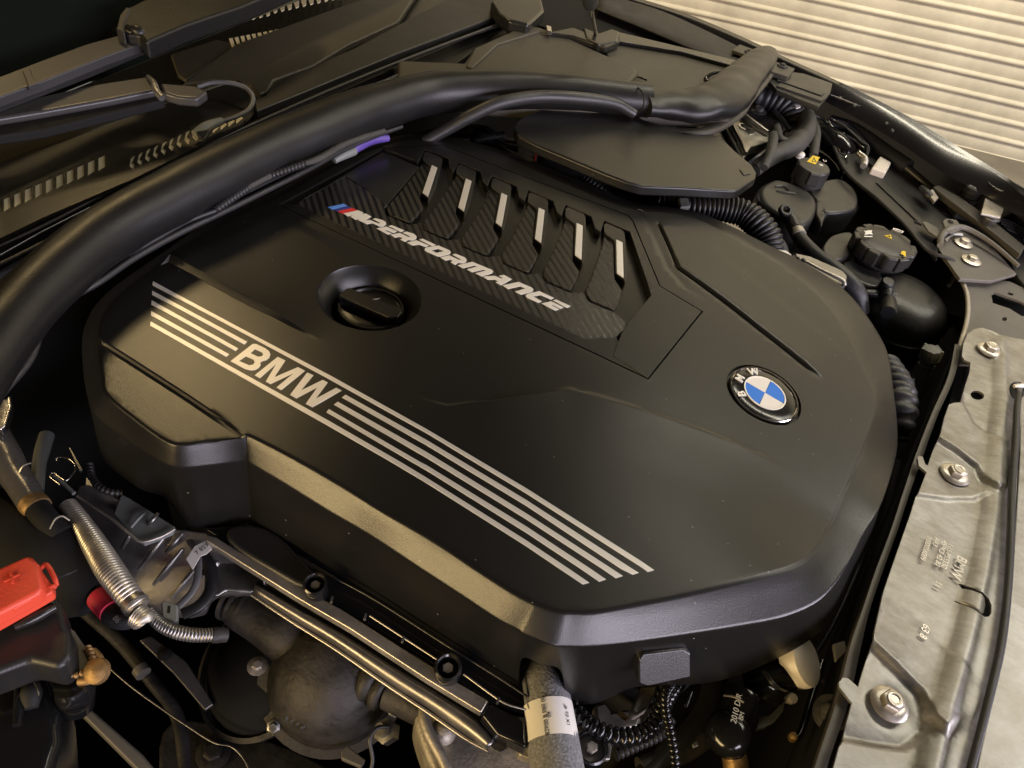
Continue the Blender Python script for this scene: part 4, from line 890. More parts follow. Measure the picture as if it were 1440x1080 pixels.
# control unit box and hoses behind the engine cover
EB = thing('intake_box_cover', 'smooth black angular box lid behind the engine cover', 'box lid', P(900, 210, -3))
ebx = [(723, 180), (727, 170), (737, 163), (760, 154), (800, 148), (864, 150), (900, 166), (962, 188), (1003, 188), (1018, 196), (1032, 210), (1058, 232), (1064, 242), (1063, 250), (1040, 266), (1030, 268), (965, 264), (905, 262), (880, 255), (853, 245), (757, 205), (728, 190)]
prism('lid', ebx, 2.4, 1.3, 'cover', EB, .28, 3)
prism('lid_skirt', [(a, b) for a, b in shrink(ebx, 18)], 1.3, 2, 'matte', EB, .2)
prism('dark_gap_blocker', shrink(ebx, 40), -.5, 20, 'void', EB, .2)  # added dark block that hides the bright gap under the lid
prism('lid_notch', [(1040, 238), (1050, 236), (1056, 244), (1046, 246)], 2.5, .15, 'cover', EB, .05)
VH = thing('vacuum_hose', 'smooth black hose arching over the gap between the seal and box lid', 'hose', P(700, 150, 2))
tube('hose', [(596, 200, -.5, 8), (632, 180, 1.4, 8.5), (668, 160, 3.4, 9), (706, 144, 4.8, 9), (760, 136, 5, 9), (822, 139, 4.8, 9), (866, 146, 4.2, 8), (892, 160, 3.2, 7)], 'rubber', VH, seg=18, n=8)
tube('loom_below', [(560, 210, -3, 9), (620, 205, -4, 8), (690, 214, -5, 8), (740, 232, -5, 7)], 'tape', VH, seg=12)
CT = thing('ribbed_breather_tube', 'ribbed black breather tube curving out from under the box lid', 'ribbed tube', P(1030, 300, -5))
tube('ribbed_tube', [(925, 283, -3.6, 9), (972, 290, -3.4, 14), (1010, 292, -3.2, 17), (1045, 300, -3.2, 18), (1068, 318, -3.6, 19), (1080, 338, -4.6, 19), (1084, 362, -6, 18)], 'black', CT, seg=22, corr=(.62, .16))
tube('tube_collar', [(950, 286, -3.6, 15), (964, 288, -3.5, 16), (972, 290, -3.4, 16)], 'gloss', CT, seg=22)
tube('second_tube', [(1075, 330, -4, 12), (1094, 348, -5, 12), (1100, 372, -6.5, 12)], 'rubber', CT, seg=16)
prism('tube_clip', [(955, 278), (968, 278), (970, 290), (957, 291)], -2.2, 1.0, 'greyplastic', CT, .12)
for (x, y, r, m_, l_) in ((718, 222, 7, 'rubber', 'first black cable loop under the front edge of the box lid'), (812, 244, 6, 'rubber', 'ribbed cable end between the box lid and the louvred panel')):
    o = thing('cable_loop', l_, 'cable', P(x, y, -4))
    tube('loop', [(x - 36, y - 22, -6, r), (x, y, -4.5, r), (x + 34, y + 24, -5, r), (x + 50, y + 40, -7, r)], m_, o, seg=12, corr=(.5, .1))
o = thing('red_wire', 'tiny bright red wire showing in the gap by the box lid', 'wire', P(753, 222, -4))
tube('wire', [(756, 216, -3.5, 1.6), (752, 220, -3, 1.8), (752, 226, -3, 1.8), (756, 230, -3.5, 1.4)], 'red', o, seg=8)
for x, y in ((612, 206), (640, 192), (668, 198)):
    pass
CB = thing('wire_bundle', 'dark tangle of wires between the arched hose and the box lid', 'wire bundle', P(660, 190, -4))
for k in range(9):
    a = random.uniform(-1, 1); b = random.uniform(-1, 1)
    tube('bundle_wire', [(590 + 12 * a, 196 + 6 * b, -5, 3), (640 + 16 * b, 186 + 9 * a, -4, 3.4), (684 + 10 * a, 188 + 12 * b, -4, 3.4), (720 + 9 * b, 206 + 9 * a, -6, 3)], ('rubber', 'matte', 'gloss')[k % 3], CB, seg=8, n=5)
tube('ribbed_wire', [(664, 200, -3, 5), (684, 194, -2.8, 5), (708, 190, -3, 5)], 'rubber', CB, seg=10, corr=(.4, .07))

# ------------------------------------------------------------------ strut tower, looms and reservoirs
TW = thing('strut_tower', 'bright cast aluminium strut tower brace with raised ribs and an oval hole', 'strut tower', P(1040, 180, -4))
prism('tower_plate', [(960, 205), (980, 178), (1020, 166), (1040, 160), (1048, 152), (1072, 155), (1094, 158), (1108, 180), (1092, 190), (1078, 200), (1056, 206), (1044, 226), (1020, 235), (985, 222)], -4.2, 1.5, 'alu', TW, .2, 3)
tube('tower_rib', [(1026, 170, -3.9, 3), (1036, 190, -3.8, 3.4), (1048, 216, -3.8, 3)], 'chrome', TW, seg=12)
tube('tower_rib', [(1040, 158, -3.8, 4), (1056, 170, -3.6, 4), (1080, 186, -3.6, 3)], 'alu', TW, seg=12)
tube('tower_rib', [(1016, 176, -3.9, 3), (1028, 198, -3.8, 3), (1042, 224, -3.8, 3)], 'void', TW, seg=12)
lathe('oval_hole', [(.01, .06), (.9, .06), (1.0, 0)], P(1049, 179, -4.1), (0, 0, 1), 'void', TW, 24)
lathe('hole_rim', [(.95, -.1), (.98, .14), (1.1, .14), (1.15, -.1)], P(1049, 179, -4.1), (0, 0, 1), 'chrome', TW, 28, closed=True)
tube('hole_bolt', [(1046, 182, -4.4, 4), (1058, 186, -4, 5)], 'steel', TW, seg=12)
hexbolt(TW, 1066, 156, -3.4, .8, m='steel')
tube('tower_pipe', [(1090, 158, -3, 3), (1100, 168, -3, 3), (1110, 184, -3.4, 3)], 'steel', TW, seg=10)
SV = thing('silver_clip', 'small pale metal clip peeping out behind the box lid', 'clip', P(940, 180, -2))
prism('clip_body', [(928, 170), (936, 172), (950, 178), (962, 186), (956, 190), (930, 178)], -1.6, .7, 'cast', SV, .1)
prism('clip_body', [(971, 186), (980, 185), (982, 191), (973, 192)], -1.6, .6, 'cast', SV, .15, 3)
BW = thing('bellows_hose', 'fat ribbed rubber bellows between strut tower and far wing', 'bellows', P(1085, 145, -3))
tube('bellows', [(1048, 130, -2.6, 15), (1066, 134, -2.4, 17), (1090, 142, -2.6, 20), (1108, 156, -3.4, 21), (1116, 178, -5, 20)], 'rubber', BW, seg=22, corr=(1.1, .16))
MLm = thing('main_loom', 'thick cloth taped wiring loom bending round the strut tower', 'wiring loom', P(1110, 200, -4))
tube('loom_trunk', [(1118, 148, -3.4, 9), (1132, 160, -3.2, 12), (1134, 180, -3.2, 13), (1122, 200, -3.4, 14), (1102, 212, -3.8, 13), (1078, 224, -4.4, 12), (1060, 240, -5, 10)], 'tape', MLm, seg=18, lump=.12)
tube('loom_branch', [(1088, 190, -3, 7), (1086, 204, -2.6, 7), (1082, 218, -2.6, 6.5), (1074, 236, -3.4, 6)], 'tape', MLm, seg=12, lump=.1)
tube('loom_branch', [(1092, 176, -3, 5), (1096, 194, -2.8, 6), (1106, 200, -3, 6)], 'tape', MLm, seg=12, lump=.1)
tube('loom_branch', [(1140, 164, -3.4, 5), (1148, 184, -3.6, 6), (1146, 204, -4, 6.5), (1144, 220, -4.6, 6)], 'tape', MLm, seg=12, lump=.1)
tube('loom_wire', [(1126, 166, -2.6, 2), (1150, 164, -3, 2), (1166, 176, -3.4, 2), (1180, 186, -3.6, 2), (1205, 198, -4, 2)], 'rubber', MLm, seg=8)
tube('loom_wire', [(1164, 168, -3, 1.6), (1172, 180, -3.2, 1.8), (1200, 196, -3.8, 1.8), (1216, 210, -4, 1.6)], 'steel', MLm, seg=8)
tube('loom_wire', [(1050, 232, -4, 3), (1066, 220, -3, 3.2), (1078, 212, -2.8, 3)], 'rubber', MLm, seg=8)
prism('white_tag', [(1118, 148), (1124, 145), (1126, 150), (1120, 152)], -1.6, .2, 'label', MLm, .02)
VB = thing('plastic_wrapped_hose', 'shiny film wrapped black hose behind the yellow labelled reservoir cap', 'wrapped hose', P(1170, 200, -5))
tube('wrapped_hose', [(1140, 190, -6, 16), (1162, 196, -5, 18), (1182, 210, -5, 18), (1192, 230, -7, 16)], 'gloss', VB, seg=18, lump=.14)
tube('film_edge', [(1180, 214, -4.2, 1.4), (1190, 222, -4.4, 1.4), (1188, 238, -5, 1.2), (1183, 252, -6, 1)], 'chrome', VB, seg=6)
BR = thing('brake_fluid_reservoir', 'grey brown plastic reservoir whose black cap has a yellow label', 'reservoir', P(1140, 280, -9))
def lump_tank(name, px, z, depth, m, parent, bev, seg=5, rnd=5, taper=1.): prism(name, px, z, depth, m, parent, bev, seg, round_=rnd)
prism('tank_body', [(1068, 262), (1082, 253), (1096, 251), (1130, 262), (1148, 278), (1150, 294), (1140, 310), (1118, 312), (1080, 290), (1068, 276)], -5, 6, 'tank', BR, .9, 5, round_=4)
prism('tank_chamber', [(1138, 262), (1176, 250), (1200, 262), (1207, 276), (1204, 292), (1180, 298), (1156, 296), (1146, 280)], -5.4, 4, 'tank', BR, .7, 5, round_=4)
prism('tank_seam', [(1148, 284), (1156, 280), (1162, 300), (1156, 318), (1148, 300)], -5.2, 2, 'tank', BR, .25, 3)
prism('tank_lower_rim', [(1165, 292), (1206, 286), (1206, 296), (1190, 306), (1168, 306)], -7, 2, 'black', BR, .3, 3, round_=3)
tube('embossed_mark', [(1090, 262, -4.9, 1), (1102, 262, -4.85, 1.2), (1110, 268, -4.85, 1)], 'tank', BR, seg=6)
tube('embossed_mark', [(1092, 268, -4.9, 1), (1104, 270, -4.85, 1.2), (1118, 272, -4.85, 1)], 'tank', BR, seg=6)
BC = P(1145, 233, -2.6)
cap = lathe('reservoir_cap', [(.01, .12), (1.9, .1), (2.25, 0), (2.4, -.25), (2.42, -2.4), (2.1, -2.5), (2.0, -3.5)], BC, (0, 0, 1), 'tank', BR, 44, sharp=30)
gdir_ = (P(1150, 250, -2.6) - BC); gdir_.z = 0; gdir_.normalize(); gp_ = Vector((-gdir_.y, gdir_.x, 0))
box_w('cap_grip', BC + gdir_ * 1.9 + Vector((0, 0, -1.0)), gdir_ * .75, gp_ * .85, Vector((0, 0, 1.0)), 'tank', cap, .2, 3)
for s_ in (-1, 1): box_w('cap_notch', BC + gp_ * (2.05 * s_) + Vector((0, 0, -.7)), gdir_ * .3, gp_ * .25, Vector((0, 0, .75)), 'matte', cap, .08)
prism('yellow_label', [(1135, 227), (1143, 218.5), (1153, 221), (1147, 231)], -2.43, .03, 'yellow', BR, 0)
glyph('warning_mark', [[(1141, 227), (1145, 221), (1148, 228)], [(1142.6, 226.4), (1145, 223), (1146.5, 227)]], -2.42, .02, 'tank', BR, bev=0)
textobj('fluid_symbol', 'O', .75, P(1155, 232, -2.46), P(1160, 233, 0) - P(1155, 232, 0), P(1155, 226, 0) - P(1155, 232, 0), 'label', BR, .01, .01)
textobj('fluid_symbol', 'U', .8, P(1160, 226, -2.46), P(1165, 227, 0) - P(1160, 226, 0), P(1160, 220, 0) - P(1160, 226, 0), 'label', BR, .01, .01)
textobj('fluid_symbol', '+', .7, P(1155, 232, -2.45), P(1160, 233, 0) - P(1155, 232, 0), P(1155, 226, 0) - P(1155, 232, 0), 'label', BR, .01, .01)
textobj('warning_triangle', 'A', .9, P(1158, 297, -4.9), Vector((1, .2, 0)), Vector((0, .6, 1)), 'matte', BR, .02, .0)
OW = thing('pale_oval_cap', 'small pale oval plug just behind the yellow labelled cap', 'plug', P(1126, 215, -5))
lathe('plug', [(.01, .2), (.5, .2), (.7, 0), (.7, -.6)], P(1126, 216, -4.4), (0, 0, 1), 'label', OW, 20)
CH = thing('coolant_hose', 'dark green black rubber hose with a brass clamp running down past the reservoirs', 'coolant hose', P(1150, 350, -6))
tube('hose', [(1104, 298, -4.6, 7), (1116, 320, -5, 9), (1124, 334, -5.2, 9.5), (1146, 358, -5.2, 10.5), (1172, 378, -5.2, 12), (1194, 398, -5.6, 13), (1206, 416, -6.6, 13), (1210, 440, -8.5, 12)], 'rubber', CH, seg=20, n=8)
tube('hose_collar', [(1100, 292, -4.2, 7), (1106, 300, -4.4, 9), (1112, 308, -4.6, 10), (1120, 322, -4.8, 9)], 'black', CH, seg=18)
tube('brass_clamp', [(1120, 324, -5, 9.8), (1124, 332, -5.1, 10.2)], 'cast', CH, seg=18)
lathe('hose_clip', [(.35, 0), (.5, .3), (.8, .3), (.9, 0)], P(1105, 296, -3.6), (.3, -.5, 1), 'black', CH, 18, closed=True)
AP = thing('aluminium_module', 'ribbed aluminium housing edge beside the coolant hose at the cover rim', 'aluminium housing', P(1170, 385, -5))
prism('housing', [(1118, 355), (1140, 360), (1186, 380), (1192, 388), (1190, 400), (1180, 408), (1160, 400), (1124, 378)], -4.4, 1.2, 'steel', AP, .25, 3)
tube('bright_bead', [(1130, 366, -4.2, 2), (1160, 382, -4, 2.4), (1184, 394, -4, 3), (1188, 402, -4.4, 2.6)], 'alu', AP, seg=10)
prism('white_stub', [(1092, 350), (1106, 352), (1114, 358), (1104, 362), (1092, 356)], -3.6, .8, 'label', AP, .12)
for k in range(3): tube('port', [(1114 + k * 7, 360 + k * 2, -3.6, 2.6), (1117 + k * 7, 365 + k * 2, -3.8, 3.2)], 'darksteel', AP, seg=10)
CO = thing('coolant_tank', 'round black coolant expansion tank with a lobed cap and yellow arrows', 'coolant tank', P(1265, 420, -12))
TC_ = P(1258, 418, -9)
lathe('tank_body', [(.01, 1.4), (2.5, 1.3), (4.2, .9), (5.6, 0), (6.2, -1.2), (6.4, -2.6), (6.5, -3.0), (6.7, -3.1), (6.7, -3.5), (6.3, -3.7), (6.1, -6), (5.6, -12)], TC_ + Vector((.9, 0, .6)), (0, 0, 1), 'tank', CO, 56, sharp=50)
prism('tank_shoulder', [(1160, 342), (1172, 330), (1196, 326), (1200, 340), (1192, 360), (1168, 364), (1158, 352)], -6.4, 3, 'tank', CO, .7, 4, round_=3)
prism('tank_shoulder', [(1186, 366), (1210, 368), (1240, 384), (1240, 404), (1212, 398), (1190, 382)], -7, 3, 'tank', CO, .6, 4, round_=3)
CC = P(1246, 339, -4.2)
lob = []
for i in range(72):
    a = 2 * math.pi * i / 72; r = 3.85 + .28 * (1 if (math.cos(6 * a + .7) > .1) else -1) * min(1, abs(math.cos(6 * a + .7) - .1) * 3)
    lob.append(CC + Vector((math.cos(a) * r, math.sin(a) * r, 0)))
ccap = prism_w('tank_cap', lob, 2.1, 'tank', CO, .35, 4)
lathe('cap_dome', [(.01, .42), (1.6, .38), (2.6, .25), (3.3, .02), (3.4, -.3)], CC, (0, 0, 1), 'tank', ccap, 48)
for i in range(6):
    a = 2 * math.pi * (i + .3) / 6; d = Vector((math.cos(a), math.sin(a), 0)); t = Vector((-d.y, d.x, 0))
    box_w('cap_grip', CC + d * 3.55 + Vector((0, 0, -1.05)), d * .62, t * .78, Vector((0, 0, 1.0)), 'tank', ccap, .18, 3)
lathe('cap_skirt', [(3.7, -2.0), (3.9, -2.2), (3.7, -2.6), (2.6, -3.2), (2.6, -5.5)], CC, (0, 0, 1), 'tank', CO, 48)
xr = (P(1260, 344, -4) - P(1230, 334, -4)); yr = (P(1246, 328, -4) - P(1240, 345, -4))
def flat(px, z, m, nm='cap_print'): glyph(nm, [px], z, .02, m, CO, bev=0)
flat(Z(1160, 300, 9, [(490, 215), (515, 225), (545, 215), (600, 215), (590, 240), (605, 268), (570, 262), (500, 272), (515, 245)]), -3.74, 'label')
flat(Z(1160, 300, 9, [(495, 285), (605, 287), (600, 298), (497, 297)]), -3.74, 'label')
glyph('cap_print', [Z(1160, 300, 9, [(748, 283), (835, 268), (848, 325)]), Z(1160, 300, 9, [(775, 286), (825, 278), (832, 310)])], -3.74, .02, 'yellow', CO, bev=0)
glyph('cap_print', [Z(1160, 300, 9, [(865, 185), (915, 195), (1000, 228), (985, 248), (940, 235), (860, 205)]), Z(1160, 300, 9, [(880, 196), (980, 230), (975, 238), (878, 205)])], -3.86, .02, 'label', CO, bev=0)
glyph('yellow_arrow', [Z(1160, 300, 9, [(940, 455), (975, 450), (1000, 478), (1022, 480), (1025, 552), (985, 520), (960, 515), (970, 485)])], -3.98, .02, 'yellow', CO, bev=0)
glyph('yellow_arrow', [Z(1160, 300, 9, [(1018, 795), (1085, 828), (1118, 860), (1090, 868), (1065, 845), (1045, 850)])], -7.3, .02, 'yellow', CO, bev=0)
tube('overflow_nipple', [(1248, 398, -6.6, 8), (1247, 408, -6.8, 9), (1246, 418, -7.2, 8)], 'black', CO, seg=16)
lathe('nipple_cap', [(.01, .4), (.7, .35), (.85, .1), (.85, -1.2)], P(1248, 398, -6), (0, -.15, 1), 'black', CO, 18)
tube('sensor_plug', [(1250, 424, -7, 10), (1250, 434, -6.6, 11), (1249, 440, -6.4, 10)], 'black', CO, seg=18)
tube('outlet_pipe', [(1216, 412, -7.5, 6), (1240, 414, -7.5, 6), (1262, 418, -7.8, 7), (1270, 430, -8.6, 7)], 'tank', CO, seg=14)
o = thing('bleeder_valve', 'grey ribbed plastic bleeder valve on a pipe beside the galvanised panel', 'valve', P(1295, 510, -10))
A1, A2 = P(1312, 489, -6.5), P(1290, 545, -12)
axv = (A1 - A2).normalized(); L_ = (A1 - A2).length
lathe('valve_head', [(.01, L_ + .0), (.7, L_), (1.05, L_ - .15), (1.1, L_ - 1.6), (.85, L_ - 1.7), (.8, L_ - 2.2), (.95, L_ - 2.3), (.95, L_ - 3.8), (.6, L_ - 3.9), (.55, -1.5)], A2, axv, 'greyplastic', o, 10, sharp=30)
for i in range(5):
    a = 2 * math.pi * i / 5; u = axv.cross(Vector((0, 0, 1))).normalized(); v_ = axv.cross(u)
    box_w('grip_rib', A1 - axv * .8 + (u * math.cos(a) + v_ * math.sin(a)) * 1.1, axv * .7, (u * math.cos(a) + v_ * math.sin(a)) * .15, (u * -math.sin(a) + v_ * math.cos(a)) * .18, 'greyplastic', o, .05)
tube('pipe', [(1290, 535, -12, 6), (1281, 552, -13, 6), (1274, 580, -16, 6)], 'greyplastic', o, seg=12)
o = thing('ribbed_intake_duct', 'dark ribbed duct pushing out from beneath the right rim of the cover', 'ribbed duct', P(1265, 570, -8))
tube('duct', [(1240, 520, -7, 24), (1256, 545, -6.5, 25), (1262, 572, -6.6, 25), (1262, 595, -7.4, 22), (1256, 620, -9, 16)], 'rubber', o, seg=26, corr=(1.2, .2))
o = thing('side_bracket', 'shaded grey bracket with a clip between coolant tank and front plate', 'bracket', P(1335, 450, -10))
prism('bracket', [(1320, 436), (1352, 446), (1350, 462), (1338, 456), (1330, 470), (1316, 462)], -11, .6, 'darksteel', o, .1)

# ------------------------------------------------------------------ near side: rails, turbo, looms, terminal
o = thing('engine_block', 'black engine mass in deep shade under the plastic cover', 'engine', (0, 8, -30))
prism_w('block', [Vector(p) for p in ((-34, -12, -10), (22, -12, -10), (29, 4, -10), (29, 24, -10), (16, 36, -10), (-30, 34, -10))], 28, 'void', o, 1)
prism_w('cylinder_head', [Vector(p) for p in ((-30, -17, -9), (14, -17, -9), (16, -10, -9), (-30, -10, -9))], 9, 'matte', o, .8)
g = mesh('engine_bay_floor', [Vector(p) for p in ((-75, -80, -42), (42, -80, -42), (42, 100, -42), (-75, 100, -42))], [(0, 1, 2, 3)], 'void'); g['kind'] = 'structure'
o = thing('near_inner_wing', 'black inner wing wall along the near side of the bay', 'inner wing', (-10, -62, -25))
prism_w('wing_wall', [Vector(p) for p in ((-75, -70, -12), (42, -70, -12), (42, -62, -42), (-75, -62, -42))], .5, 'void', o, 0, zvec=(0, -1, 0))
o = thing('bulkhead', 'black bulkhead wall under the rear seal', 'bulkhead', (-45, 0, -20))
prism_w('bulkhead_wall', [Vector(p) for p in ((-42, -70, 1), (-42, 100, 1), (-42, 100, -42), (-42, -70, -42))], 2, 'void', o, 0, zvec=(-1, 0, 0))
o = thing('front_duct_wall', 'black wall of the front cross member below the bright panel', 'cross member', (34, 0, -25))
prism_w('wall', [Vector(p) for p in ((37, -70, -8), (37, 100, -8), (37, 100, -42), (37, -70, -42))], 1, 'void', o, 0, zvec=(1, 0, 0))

VC = thing('valve_cover_flange', 'long black and bare metal flange strip below the near edge of the engine cover', 'valve cover', P(500, 870, -9))
prism('flange_black', [(286, 742), (330, 742), (400, 780), (470, 812), (530, 842), (626, 902), (700, 948), (738, 972), (742, 1008), (690, 990), (600, 930), (520, 880), (420, 820), (330, 770)], -8.6, 1.2, 'gloss', VC, .2, 3)
prism('metal_strip', [(291, 752), (305, 756), (375, 798), (480, 856), (600, 933), (687, 985), (677, 1002), (600, 955), (492, 884), (420, 842), (340, 792), (290, 760)], -8.3, .8, 'alu', VC, .12, 2)
prism('end_block', [(688, 986), (740, 1012), (742, 1052), (700, 1032), (676, 1004)], -8.4, 1.6, 'gloss', VC, .3, 3)
tube('flange_bead', [(470, 812, -7.9, 2), (530, 845, -7.9, 2), (626, 906, -7.9, 2.2), (700, 952, -7.9, 2.2), (742, 980, -8, 2)], 'satin', VC, seg=8)
tube('flange_bead', [(520, 866, -7.9, 1.4), (600, 918, -7.9, 1.4), (640, 944, -7.9, 1.4)], 'alu', VC, seg=8)
tube('flange_bead', [(652, 948, -7.9, 1.4), (690, 976, -7.9, 1.5), (712, 990, -7.9, 1.5), (740, 998, -8, 1.5)], 'alu', VC, seg=8)
for x, y in ((434, 826), (466, 842), (513, 866), (566, 898), (700, 984)):
    prism('flange_tick', [(x, y - 4), (x + 3, y - 4), (x + 1, y + 5), (x - 2, y + 4)], -7.8, .3, 'steel', VC, .03)
prism('boss_housing', [(318, 744), (352, 736), (392, 752), (430, 792), (448, 812), (430, 826), (380, 800), (330, 768)], -8.0, 1.8, 'black', VC, .6, 4, round_=3)
for x, y, r in ((443, 821, 17), (630, 938, 20)):
    c = P(x, y, -6.9); rr = rad(x, y, -6.9, r)
    b = lathe('bolt_cup', [(rr * .72, -1.2), (rr * .74, .0), (rr * .84, .12), (rr * .98, .02), (rr, -.3), (rr * .9, -2.2)], c, (0, -.15, 1), 'gloss', VC, 36, closed=True)
    lathe('cup_floor', [(.01, -.9), (rr * .76, -.9), (rr * .76, -1.3)], c, (0, -.15, 1), 'gloss', b, 24)
    lathe('hex_bolt', [(.01, -.15), (rr * .38, -.15), (rr * .45, -.25), (rr * .45, -1.0)], c, (0, -.15, 1), 'alu', b, 6, sharp=20)
o = thing('heat_shield_tube', 'long polished metal heat shield bead running along the near side of the engine', 'heat shield', P(520, 920, -11))
ribbon('shield_ridge', [[P(x, y, -10.2) for x, y in [(362, 818), (420, 852), (480, 886), (560, 936), (620, 972), (670, 1004), (700, 1036)]],
    [P(x, y, -9.4) for x, y in [(358, 826), (418, 862), (480, 898), (556, 948), (614, 984), (664, 1018), (692, 1046)]],
    [P(x, y, -10.0) for x, y in [(356, 832), (415, 868), (477, 906), (550, 956), (608, 992), (656, 1026), (686, 1052)]],
    [P(x, y, -10.6) for x, y in [(354, 836), (411, 873), (473, 912), (545, 962), (602, 1000), (650, 1034), (682, 1056)]]], 'midsteel', o, thick=.12, sharp=0)
tube('shield_lip', [(354, 837, -10.4, 2), (411, 875, -10.4, 2), (473, 914, -10.4, 2.2), (545, 964, -10.4, 2.4), (602, 1002, -10.4, 2.4), (652, 1037, -10.4, 2.2), (686, 1056, -10.4, 2)], 'alu', o, seg=8)
prism('torn_end', [(684, 1044), (698, 1038), (714, 1052), (704, 1058), (694, 1054)], -10, .2, 'steel', o, .02)
HSx = thing('pressed_heat_shield', 'dark pressed metal heat shield with raised ribs left of the cover', 'heat shield', P(220, 780, -13))
prism('shield_body', [(110, 680, -9), (150, 690, -8.6), (250, 742, -9), (330, 748, -9.5), (366, 790, -11), (372, 830, -12.6), (300, 836, -13), (290, 858, -14), (240, 862, -14.2), (190, 838, -13.6), (160, 790, -12.4), (112, 720, -10.4)], -11.5, 1, 'midsteel', HSx, .5, 3, round_=2)
prism('shield_saddle', [(300, 792), (330, 770), (362, 800), (372, 826), (350, 832), (318, 830), (300, 838)], -11, .4, 'steel', HSx, .3, 3, round_=2)
for a, b in (((196, 800, -12), (236, 748, -9.3)), ((240, 842, -13.6), (280, 792, -11.4)), ((206, 742, -9.6), (222, 722, -8.6)), ((234, 776, -10.8), (256, 750, -9.4)), ((172, 770, -11), (190, 740, -9.6)), ((216, 822, -12.8), (256, 772, -10.4))):
    tube('raised_rib', [(a[0], a[1], a[2] + .3, 2.4), ((a[0] + b[0]) / 2, (a[1] + b[1]) / 2, (a[2] + b[2]) / 2 + .75, 3.4), (b[0], b[1], b[2] + .3, 2.4)], 'steel', HSx, seg=12)
for x, y in ((303, 790), (286, 806), (331, 782)): lathe('dimple', [(.01, .25), (.3, .2), (.45, 0)], P(x, y, -11), (0, 0, 1), 'steel', HSx, 14)
o = thing('grey_tray_bracket', 'dark grey tray bracket with a bright folded edge under the lobe of the cover', 'bracket', P(200, 730, -9))
prism('tray', [(170, 694), (182, 700), (246, 740), (244, 748), (202, 764), (190, 756), (160, 722)], -8.8, .5, 'greyplastic', o, .1)
tube('tray_rib', [(184, 742, -8.6, 2), (196, 728, -8.4, 2.4), (205, 720, -8.6, 2)], 'greyplastic', o, seg=8)
tube('bright_edge', [(108, 698, -8.6, 2), (130, 712, -8.6, 2.2), (160, 732, -8.6, 2.4), (186, 754, -8.6, 2.4), (200, 762, -8.6, 2), (226, 755, -8.6, 1.6), (246, 744, -8.6, 1.4)], 'alu', o, seg=8)
prism('tray_wall', [(120, 668), (132, 680), (132, 690), (180, 702), (160, 724), (118, 700)], -10, .4, 'steel', o, .1)
o = thing('small_ribbed_hose', 'small ribbed black hose under the left lobe of the cover', 'ribbed hose', P(145, 685, -8))
tube('hose', [(126, 654, -8, 4.5), (129, 670, -8, 4.5), (139, 684, -7.8, 4.5), (154, 692, -7.8, 4.5), (172, 693, -8, 4.5)], 'rubber', o, seg=12, corr=(.36, .07))
o = thing('wire_spring_clip', 'thin bright wire spring clip bent like a hook beside the wrapped hose', 'wire clip', P(90, 660, -8))
tube('clip_wire', [(79, 648, -7.6, 1.1), (80, 644, -7.6, 1.1), (92, 644, -7.6, 1.2), (103, 651, -7.6, 1.2), (106, 661, -7.6, 1.2), (99, 671, -7.6, 1.2), (92, 676, -7.6, 1.2), (84, 672, -7.6, 1.2), (75, 665, -7.6, 1.2), (71, 668, -7.6, 1.2), (72, 673, -7.6, 1.2), (84, 682, -7.6, 1.2)], 'chrome', o, seg=8)
tube('clip_tab', [(76, 669, -8, 2.4), (90, 681, -8, 3), (104, 694, -8, 3)], 'greyplastic', o, seg=10)
prism('clip_blade', [(96, 629), (99, 630), (116, 660), (112, 662)], -8, .3, 'steel', o, .03)
o = thing('pale_grey_pipe', 'short pale grey pipe standing behind the wrapped hose at left', 'pipe', P(58, 650, -10))
tube('pipe', [(66, 612, -10, 10), (60, 632, -10, 10), (55, 654, -10, 9), (52, 690, -10, 9), (46, 730, -10, 9)], 'greyplastic', o, seg=16)
WH = thing('wrapped_hose', 'crinkled grey film wrapped hose with a tan band at the left edge', 'wrapped hose', P(40, 690, -8))
tube('wrap', [(-24, 590, -7, 22), (0, 630, -7, 22), (20, 668, -7, 20), (38, 696, -7, 19), (48, 712, -7, 18)], 'wrap', WH, seg=22, lump=.1)
tube('tan_band', [(44, 706, -7, 19), (50, 712, -7, 19.5), (54, 716, -7, 19)], 'brass', WH, seg=22)
tube('hose_end', [(50, 712, -7, 17), (66, 732, -7, 17), (86, 752, -7.4, 17)], 'matte', WH, seg=20)
tube('wire_band', [(27, 664, -6, 1), (33, 655, -5.6, 1), (44, 651, -5.6, 1)], 'alu', WH, seg=6)
tube('wire_band', [(70, 744, -5.8, 1), (78, 730, -5.4, 1.2), (88, 726, -5.6, 1.2), (98, 732, -6, 1)], 'cast', WH, seg=6)
o = thing('foil_wrap_piece', 'bright crinkled foil piece at the far left edge', 'foil', P(5, 590, -5))
prism('foil', [(-14, 566), (0, 562), (8, 560), (14, 553), (16, 572), (8, 598), (0, 604), (-14, 590)], -5, .8, 'foil', o, .25, 3)
FX = thing('braided_flex_pipe', 'bright finely ribbed flexible metal pipe hanging down the left side', 'flex pipe', P(150, 790, -8))
tube('flex', [(96, 712, -7.8, 12), (114, 736, -7.6, 13), (134, 768, -7.4, 16), (156, 804, -7.2, 18), (176, 832, -7.2, 17), (196, 856, -7.6, 16)], 'alu', FX, seg=26, corr=(.26, .055))
tube('flex_ring', [(186, 846, -7.4, 18), (192, 852, -7.4, 18.6)], 'steel', FX, seg=26)
tube('flex_ring', [(194, 866, -7.6, 16), (202, 872, -7.6, 16), (204, 876, -7.7, 14)], 'alu', FX, seg=26, corr=(.2, .04))
FX2 = thing('lower_flex_pipe', 'thinner dull ribbed metal pipe curving right to a threaded collar', 'flex pipe', P(260, 885, -10))
